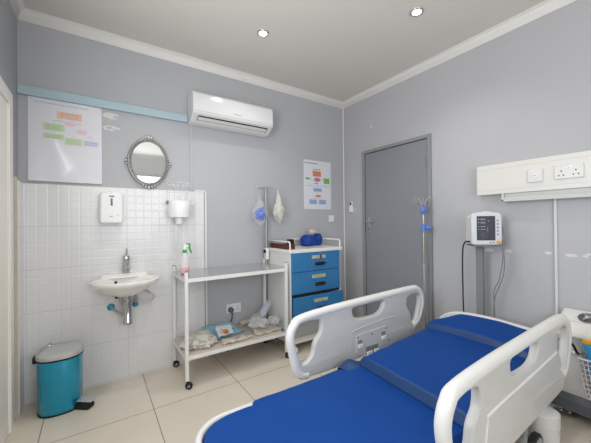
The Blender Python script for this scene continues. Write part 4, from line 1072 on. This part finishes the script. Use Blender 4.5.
# ------------------------------------------------------------------ patient monitor on a floor post
mo_p = thing('monitor_stand', (2.50, 1.13, 0), 'grey steel floor post that carries the patient monitor', 'stand')
MB().prism(rounded(2.40, 2.60, 1.02, 1.24, 0.03, 0.03), 'z', 0.0, 0.022).build('base', 'grey_base', mo_p, bevel=0.005)
MB().box(2.480, 2.520, 1.105, 1.155, 0.022, 1.050).build('post', 'grey_post', mo_p, smooth=False, bevel=0.004)
ymon = radians(46)
Q = Matrix.Translation((2.478, 1.105, 0)) @ Matrix.Rotation(ymon, 4, 'Z')
MB().box(-0.085, 0.065, -0.09, 0.09, 1.050, 1.060, mtx=Q).build('shelf', 'grey_plastic', mo_p, bevel=0.003)
mo = thing('patient_monitor', (2.478, 1.105, 1.061), 'white patient monitor with dark screen on the grey post', 'monitor')
mw = 0.105
fp = [(-mw, 1.068), (-mw + 0.02, 1.0615), (mw - 0.02, 1.0615), (mw, 1.068), (mw, 1.285), (mw - 0.02, 1.300), (0, 1.313), (-mw + 0.02, 1.300), (-mw, 1.285)]
Q2 = Q @ Matrix.Translation((-0.085, 0.0, 0))
b = MB(); b.prism(fp, 'x', 0.0, 0.035)
b.build('front_case', 'monitor_white', mo, mtx=Q2, bevel=0.008, bseg=3)
b = MB(); b.prism([(y * 0.93, 1.065 + (z - 1.0615) * 0.93) for y, z in fp], 'x', 0.035, 0.135)
b.build('rear_case', 'off_white', mo, mtx=Q2, bevel=0.012, bseg=3)
# face coordinates: a = 0 left .. 1 right, b = 0 bottom .. 1 top, seen from the front (+y is the viewer's left)
def fa(a): return mw - 2 * mw * a
def fb(b_): return 1.0615 + 0.245 * b_
def face(nm, a0, a1, b0, b1, d0, d1, m, par, bev=0.0): return MB().box(-d1, -d0, fa(a1), fa(a0), fb(b0), fb(b1)).build(nm, m, par, mtx=Q2, smooth=False, bevel=bev)
sc_ = face('screen', 0.17, 0.77, 0.14, 0.88, 0.0, 0.002, 'screen', mo, 0.001)
face('screen_block', 0.30, 0.545, 0.18, 0.385, 0.002, 0.0026, 'screen_block', sc_)
rd = MB()
def dash(a0, a1, b0, b1): rd.box(-0.0028, -0.002, fa(a1), fa(a0), fb(b0), fb(b1))
for row, big in ((0.78, 1), (0.68, 1), (0.56, 0), (0.475, 0)):
    hh = 0.022 if big else 0.014
    dash(0.21, 0.255, row - hh * 0.4, row + hh * 0.4)
    for q_ in range(3):
        a = 0.30 + q_ * 0.055
        dash(a, a + 0.036, row + hh * 0.75, row + hh); dash(a, a + 0.036, row - hh, row - hh * 0.75); dash(a, a + 0.036, row - 0.003, row + 0.003)
        dash(a, a + 0.008, row - hh, row + hh); dash(a + 0.028, a + 0.036, row - hh, row + hh)
dash(0.52, 0.53, 0.42, 0.54); dash(0.52, 0.60, 0.735, 0.742); dash(0.54, 0.58, 0.70, 0.707)
rd.build('readout', 'readout', sc_, mtx=Q2, smooth=False)
for b_ in (0.74, 0.635, 0.53, 0.425, 0.32): face('button', 0.82, 0.875, b_ - 0.018, b_ + 0.018, 0.0, 0.003, 'blue_button', mo, 0.001)
for a in (0.61, 0.71): face('button', a - 0.022, a + 0.022, 0.055, 0.095, 0.0, 0.003, 'grey_plastic', mo, 0.001)
MB().cyl((0.0, fa(0.86), fb(0.085)), (-0.014, fa(0.86), fb(0.085)), 0.012, seg=18).build('dial', 'knob_orange', mo, mtx=Q2)
MB().tube(smooth_pts([Q2 @ Vector((0.03, mw + 0.0, 1.085)), Q2 @ Vector((0.03, mw + 0.035, 1.08)), (2.44, 1.232, 1.00), (2.45, 1.24, 0.75), (2.46, 1.236, 0.45), (2.48, 1.20, 0.20), (2.53, 1.18, 0.03)], 6), 0.0055, seg=8).build('power_cable', 'black', mo)
MB().tube(smooth_pts([Q2 @ Vector((0.05, -mw + 0.012, 1.20)), Q2 @ Vector((0.045, -mw - 0.02, 1.19)), (2.47, 0.955, 1.05), (2.49, 0.965, 0.85), (2.50, 1.03, 0.66), (2.51, 1.045, 0.45), (2.50, 1.06, 0.25)], 6), 0.0035, seg=8).build('sensor_cable', 'grey_plastic', mo)
MB().tube(smooth_pts([Q2 @ Vector((0.05, -mw + 0.012, 1.17)), Q2 @ Vector((0.05, -mw - 0.012, 1.15)), (2.48, 0.965, 0.98), (2.50, 1.00, 0.80), (2.51, 1.04, 0.70), (2.51, 1.035, 0.5), (2.52, 1.05, 0.28)], 6), 0.003, seg=8).build('sensor_cable', 'grey_plastic', mo)

# ------------------------------------------------------------------ drip stand by the door
IX, IY = 2.46, 1.585
iv = thing('drip_stand', (IX, IY, 0), 'tall metal drip stand with blue clamps standing before the grey door', 'drip stand')
MB().cyl((IX, IY, 0.08), (IX, IY, 0.86), 0.0125).build('lower_tube', 'steel', iv)
MB().cyl((IX, IY, 0.80), (IX, IY, 1.345), 0.0085).build('upper_tube', 'brass', iv)
MB().lathe([(0.012, 1.307), (0.021, 1.315), (0.026, 1.337), (0.027, 1.367), (0.018, 1.380), (0.008, 1.384)], (IX, IY, 0), seg=18).build('hook_hub', 'clamp_blue', iv)
for a in (0.45, 2.0, 3.6, 5.15):
    d = Vector((cos(a), sin(a), 0)); o0 = Vector((IX, IY, 0))
    P = smooth_pts([o0 + Vector((0, 0, 1.37)), o0 + d * 0.02 + Vector((0, 0, 1.42)), o0 + d * 0.045 + Vector((0, 0, 1.455)), o0 + d * 0.075 + Vector((0, 0, 1.455)), o0 + d * 0.082 + Vector((0, 0, 1.425)), o0 + d * 0.066 + Vector((0, 0, 1.410)), o0 + d * 0.055 + Vector((0, 0, 1.428))], 5)
    if a == 3.6: P = [Vector((p.x, p.y, p.z - 0.075 * min(1, (p - o0).xy.length / 0.05))) for p in P]
    MB().tube(P, 0.003, seg=8).build('hook', 'pole_steel', iv)
k = MB(); k.lathe([(0.012, 1.145), (0.019, 1.15), (0.019, 1.215), (0.012, 1.22)], (IX, IY, 0), seg=18)
k.build('height_clamp', 'clamp_blue', iv)
dk = Vector((0.83, -0.56, 0))
MB().tube([Vector((IX, IY, 1.182)) + dk * 0.016, Vector((IX, IY, 1.182)) + dk * 0.03, Vector((IX, IY, 1.182)) + dk * 0.032, Vector((IX, IY, 1.182)) + dk * 0.062], 0.018, seg=14).build('clamp_knob', 'clamp_blue', iv)
for q_ in range(5):
    a = 0.35 + q_ * 2 * pi / 5; d = Vector((cos(a), sin(a), 0)); r_ = 0.155
    P = [Vector((IX, IY, 0.10)) + d * 0.012, Vector((IX, IY, 0.085)) + d * 0.07, Vector((IX, IY, 0.062)) + d * r_]
    lg_ = MB().tube(P, 0.010, seg=8).build('leg', 'steel', iv)
    p = Vector((IX, IY, 0)) + d * r_
    ax = Vector((-d.y, d.x, 0))
    MB().cyl(p + Vector((0, 0, 0.024)) - ax * 0.010, p + Vector((0, 0, 0.024)) + ax * 0.010, 0.024, seg=16).build('castor_wheel', 'black', lg_)
MB().lathe([(0.018, 0.075), (0.024, 0.08), (0.024, 0.125), (0.014, 0.13)], (IX, IY, 0), seg=16).build('base_hub', 'grey_base', iv)

# ------------------------------------------------------------------ equipment cabinet right of the bed head
eq = thing('equipment_cabinet', (2.5, 0.35, 0), 'off-white equipment cabinet with sloped top and dark grey plinth by the bed head', 'cabinet')
EY0, EY1 = 0.02, 0.655
pr = [(2.425, 0.165), (2.425, 0.525), (2.390, 0.530), (2.390, 0.560), (2.415, 0.585), (2.585, 0.668), (2.605, 0.662), (2.605, 0.165)]
k = MB(); k.prism(pr[:2] + [(2.605, 0.525), (2.605, 0.165)], 'y', EY0, EY1 - 0.01)
k.build('body', 'off_white', eq, bevel=0.012, bseg=3)
MB().prism([(2.385, 0.527), (2.385, 0.556), (2.410, 0.582), (2.580, 0.664), (2.612, 0.655), (2.612, 0.527)], 'y', EY0 - 0.01, EY1).build('sloped_top', 'off_white', eq, bevel=0.022, bseg=4)
MB().box(2.421, 2.4255, 0.500, 0.503, 0.17, 0.52).build('door_seam', 'cream_dirty', eq, smooth=False)
MB().prism([(2.398, 0.075), (2.392, 0.14), (2.425, 0.172), (2.606, 0.172), (2.606, 0.075)], 'y', EY0 - 0.01, EY1 + 0.03).build('plinth', 'grey_base', eq, bevel=0.004)
sl = math.atan2(0.664 - 0.582, 0.170)
KQ = Matrix.Translation((2.515, 0.522, 0.6345)) @ Matrix.Rotation(-sl, 4, 'Y')
kn = MB().lathe([(0.044, -0.004), (0.046, 0.003), (0.041, 0.005), (0.036, 0.002), (0.012, 0.0)], (0, 0, 0), seg=32).build('gauge_well', 'grey_base', eq, mtx=KQ)
k = MB(); k.lathe([(0.014, 0.0), (0.016, 0.012), (0.010, 0.016)], (0, 0, 0), seg=16)
for a in (0.5, 2.6, 4.7): k.tube([(0.012 * cos(a), 0.012 * sin(a), 0.008), (0.034 * cos(a), 0.034 * sin(a), 0.006)], 0.006, seg=8)
k.build('gauge_knob', 'steel', kn, mtx=KQ)
MB().box(-0.055, -0.053, -0.14, 0.10, -0.004, 0.0012, mtx=KQ).build('panel_line', 'cream_dirty', eq, smooth=False)
MB().tube(smooth_pts([(2.424, 0.635, 0.49), (2.37, 0.61, 0.515), (2.345, 0.575, 0.52), (2.345, 0.55, 0.495), (2.37, 0.545, 0.46), (2.424, 0.55, 0.43)], 6), 0.007, seg=8).build('hose', 'black', eq)
MB().tube([(2.424, 0.60, 0.435), (2.36, 0.565, 0.455), (2.34, 0.55, 0.46)], 0.010, seg=10, r1=0.007).build('hose_nozzle', 'white_plastic', eq)
for (x, y) in ((2.49, 0.63), (2.49, 0.10)):
    co = MB().lathe([(0.058, 0.0), (0.062, 0.004), (0.062, 0.012), (0.05, 0.014)], (x, y, 0), seg=24).build('castor', 'tan', eq)
    k = MB(); k.ball((x - 0.02, y + 0.015, 0.03), 0.022, 0.016, 0.014); k.ball((x - 0.01, y - 0.025, 0.03), 0.020, 0.014, 0.013); k.cyl((x, y, 0.01), (x, y, 0.076), 0.010)
    k.tube([(x - 0.03, y + 0.03, 0.045), (x - 0.02, y, 0.05), (x - 0.02, y - 0.03, 0.04)], 0.009)
    k.build('castor_fork', 'chrome', co)
# wire basket hooked on its front, holding a blue and orange carton
bk = thing('wire_basket', (2.33, 0.37, 0.25), 'white wire basket hanging on the front of the equipment cabinet', 'basket')
k = MB(); bx0, bx1, by0, by1, bz0, bz1 = 2.285, 2.410, 0.24, 0.520, 0.225, 0.452
def ringz(z, i=0.0):
    return smooth_pts([(bx0 + i, by0 + i, z), (bx1, by0 + i, z), (bx1, by1 - i, z), (bx0 + i, by1 - i, z)], 1, closed=True)
for n_ in range(9): k.tube(ringz(bz0 + (bz1 - bz0) * n_ / 8, 0.03 * (1 - n_ / 8)), 0.0026 if n_ < 8 else 0.006, seg=6, closed=True)
for n_ in range(15):
    y = by0 + (by1 - by0) * n_ / 14; yb_ = by0 + 0.03 + (by1 - by0 - 0.06) * n_ / 14
    k.tube([(bx0, y, bz1), (bx0 + 0.03, yb_, bz0), (bx1, yb_, bz0)], 0.0026, seg=6)
for n_ in range(7):
    x = bx0 + (bx1 - bx0) * n_ / 6; xb = bx0 + 0.03 + (bx1 - bx0 - 0.03) * n_ / 6
    k.tube([(x, by0, bz1), (xb, by0 + 0.03, bz0), (xb, by1 - 0.03, bz0), (x, by1, bz1)], 0.0026, seg=6)
k.build('wire_mesh', 'mesh_white', bk)
k = MB()
for y in (0.30, 0.46): k.tube([(2.410, y, bz1), (2.416, y, bz1 + 0.02), (2.4195, y, bz1 + 0.005)], 0.003, seg=6)
k.build('hook', 'mesh_white', bk)
cb = thing('carton', (2.345, 0.38, 0.235), 'blue carton with an orange flap standing in the wire basket', 'box')
CQ = Matrix.Translation((2.350, 0.380, 0.236))
MB().prism([(-0.080, 0.0), (0.080, 0.0), (0.112, 0.25), (0.132, 0.285), (-0.080, 0.285)], 'x', -0.025, 0.025).build('carton_body', 'box_blue', cb, smooth=False, bevel=0.002, mtx=CQ)
MB().box(-0.002, 0.024, -0.082, 0.134, 0.286, 0.308, mtx=CQ).build('flap', 'box_orange', cb, smooth=False, bevel=0.002)

# ------------------------------------------------------------------ render settings that belong to the scene
vs = scene.view_settings
scene.display_settings.display_device = 'sRGB'
vs.view_transform = 'Standard'; vs.look = 'None'; vs.gamma = 1.0; vs.exposure = 0.0; vs.use_curve_mapping = False
cy_ = scene.cycles
cy_.max_bounces = 10; cy_.diffuse_bounces = 6; cy_.glossy_bounces = 5; cy_.transparent_max_bounces = 16
cy_.caustics_reflective = False; cy_.caustics_refractive = False; cy_.use_denoising = True
cy_.sample_clamp_indirect = 6.0
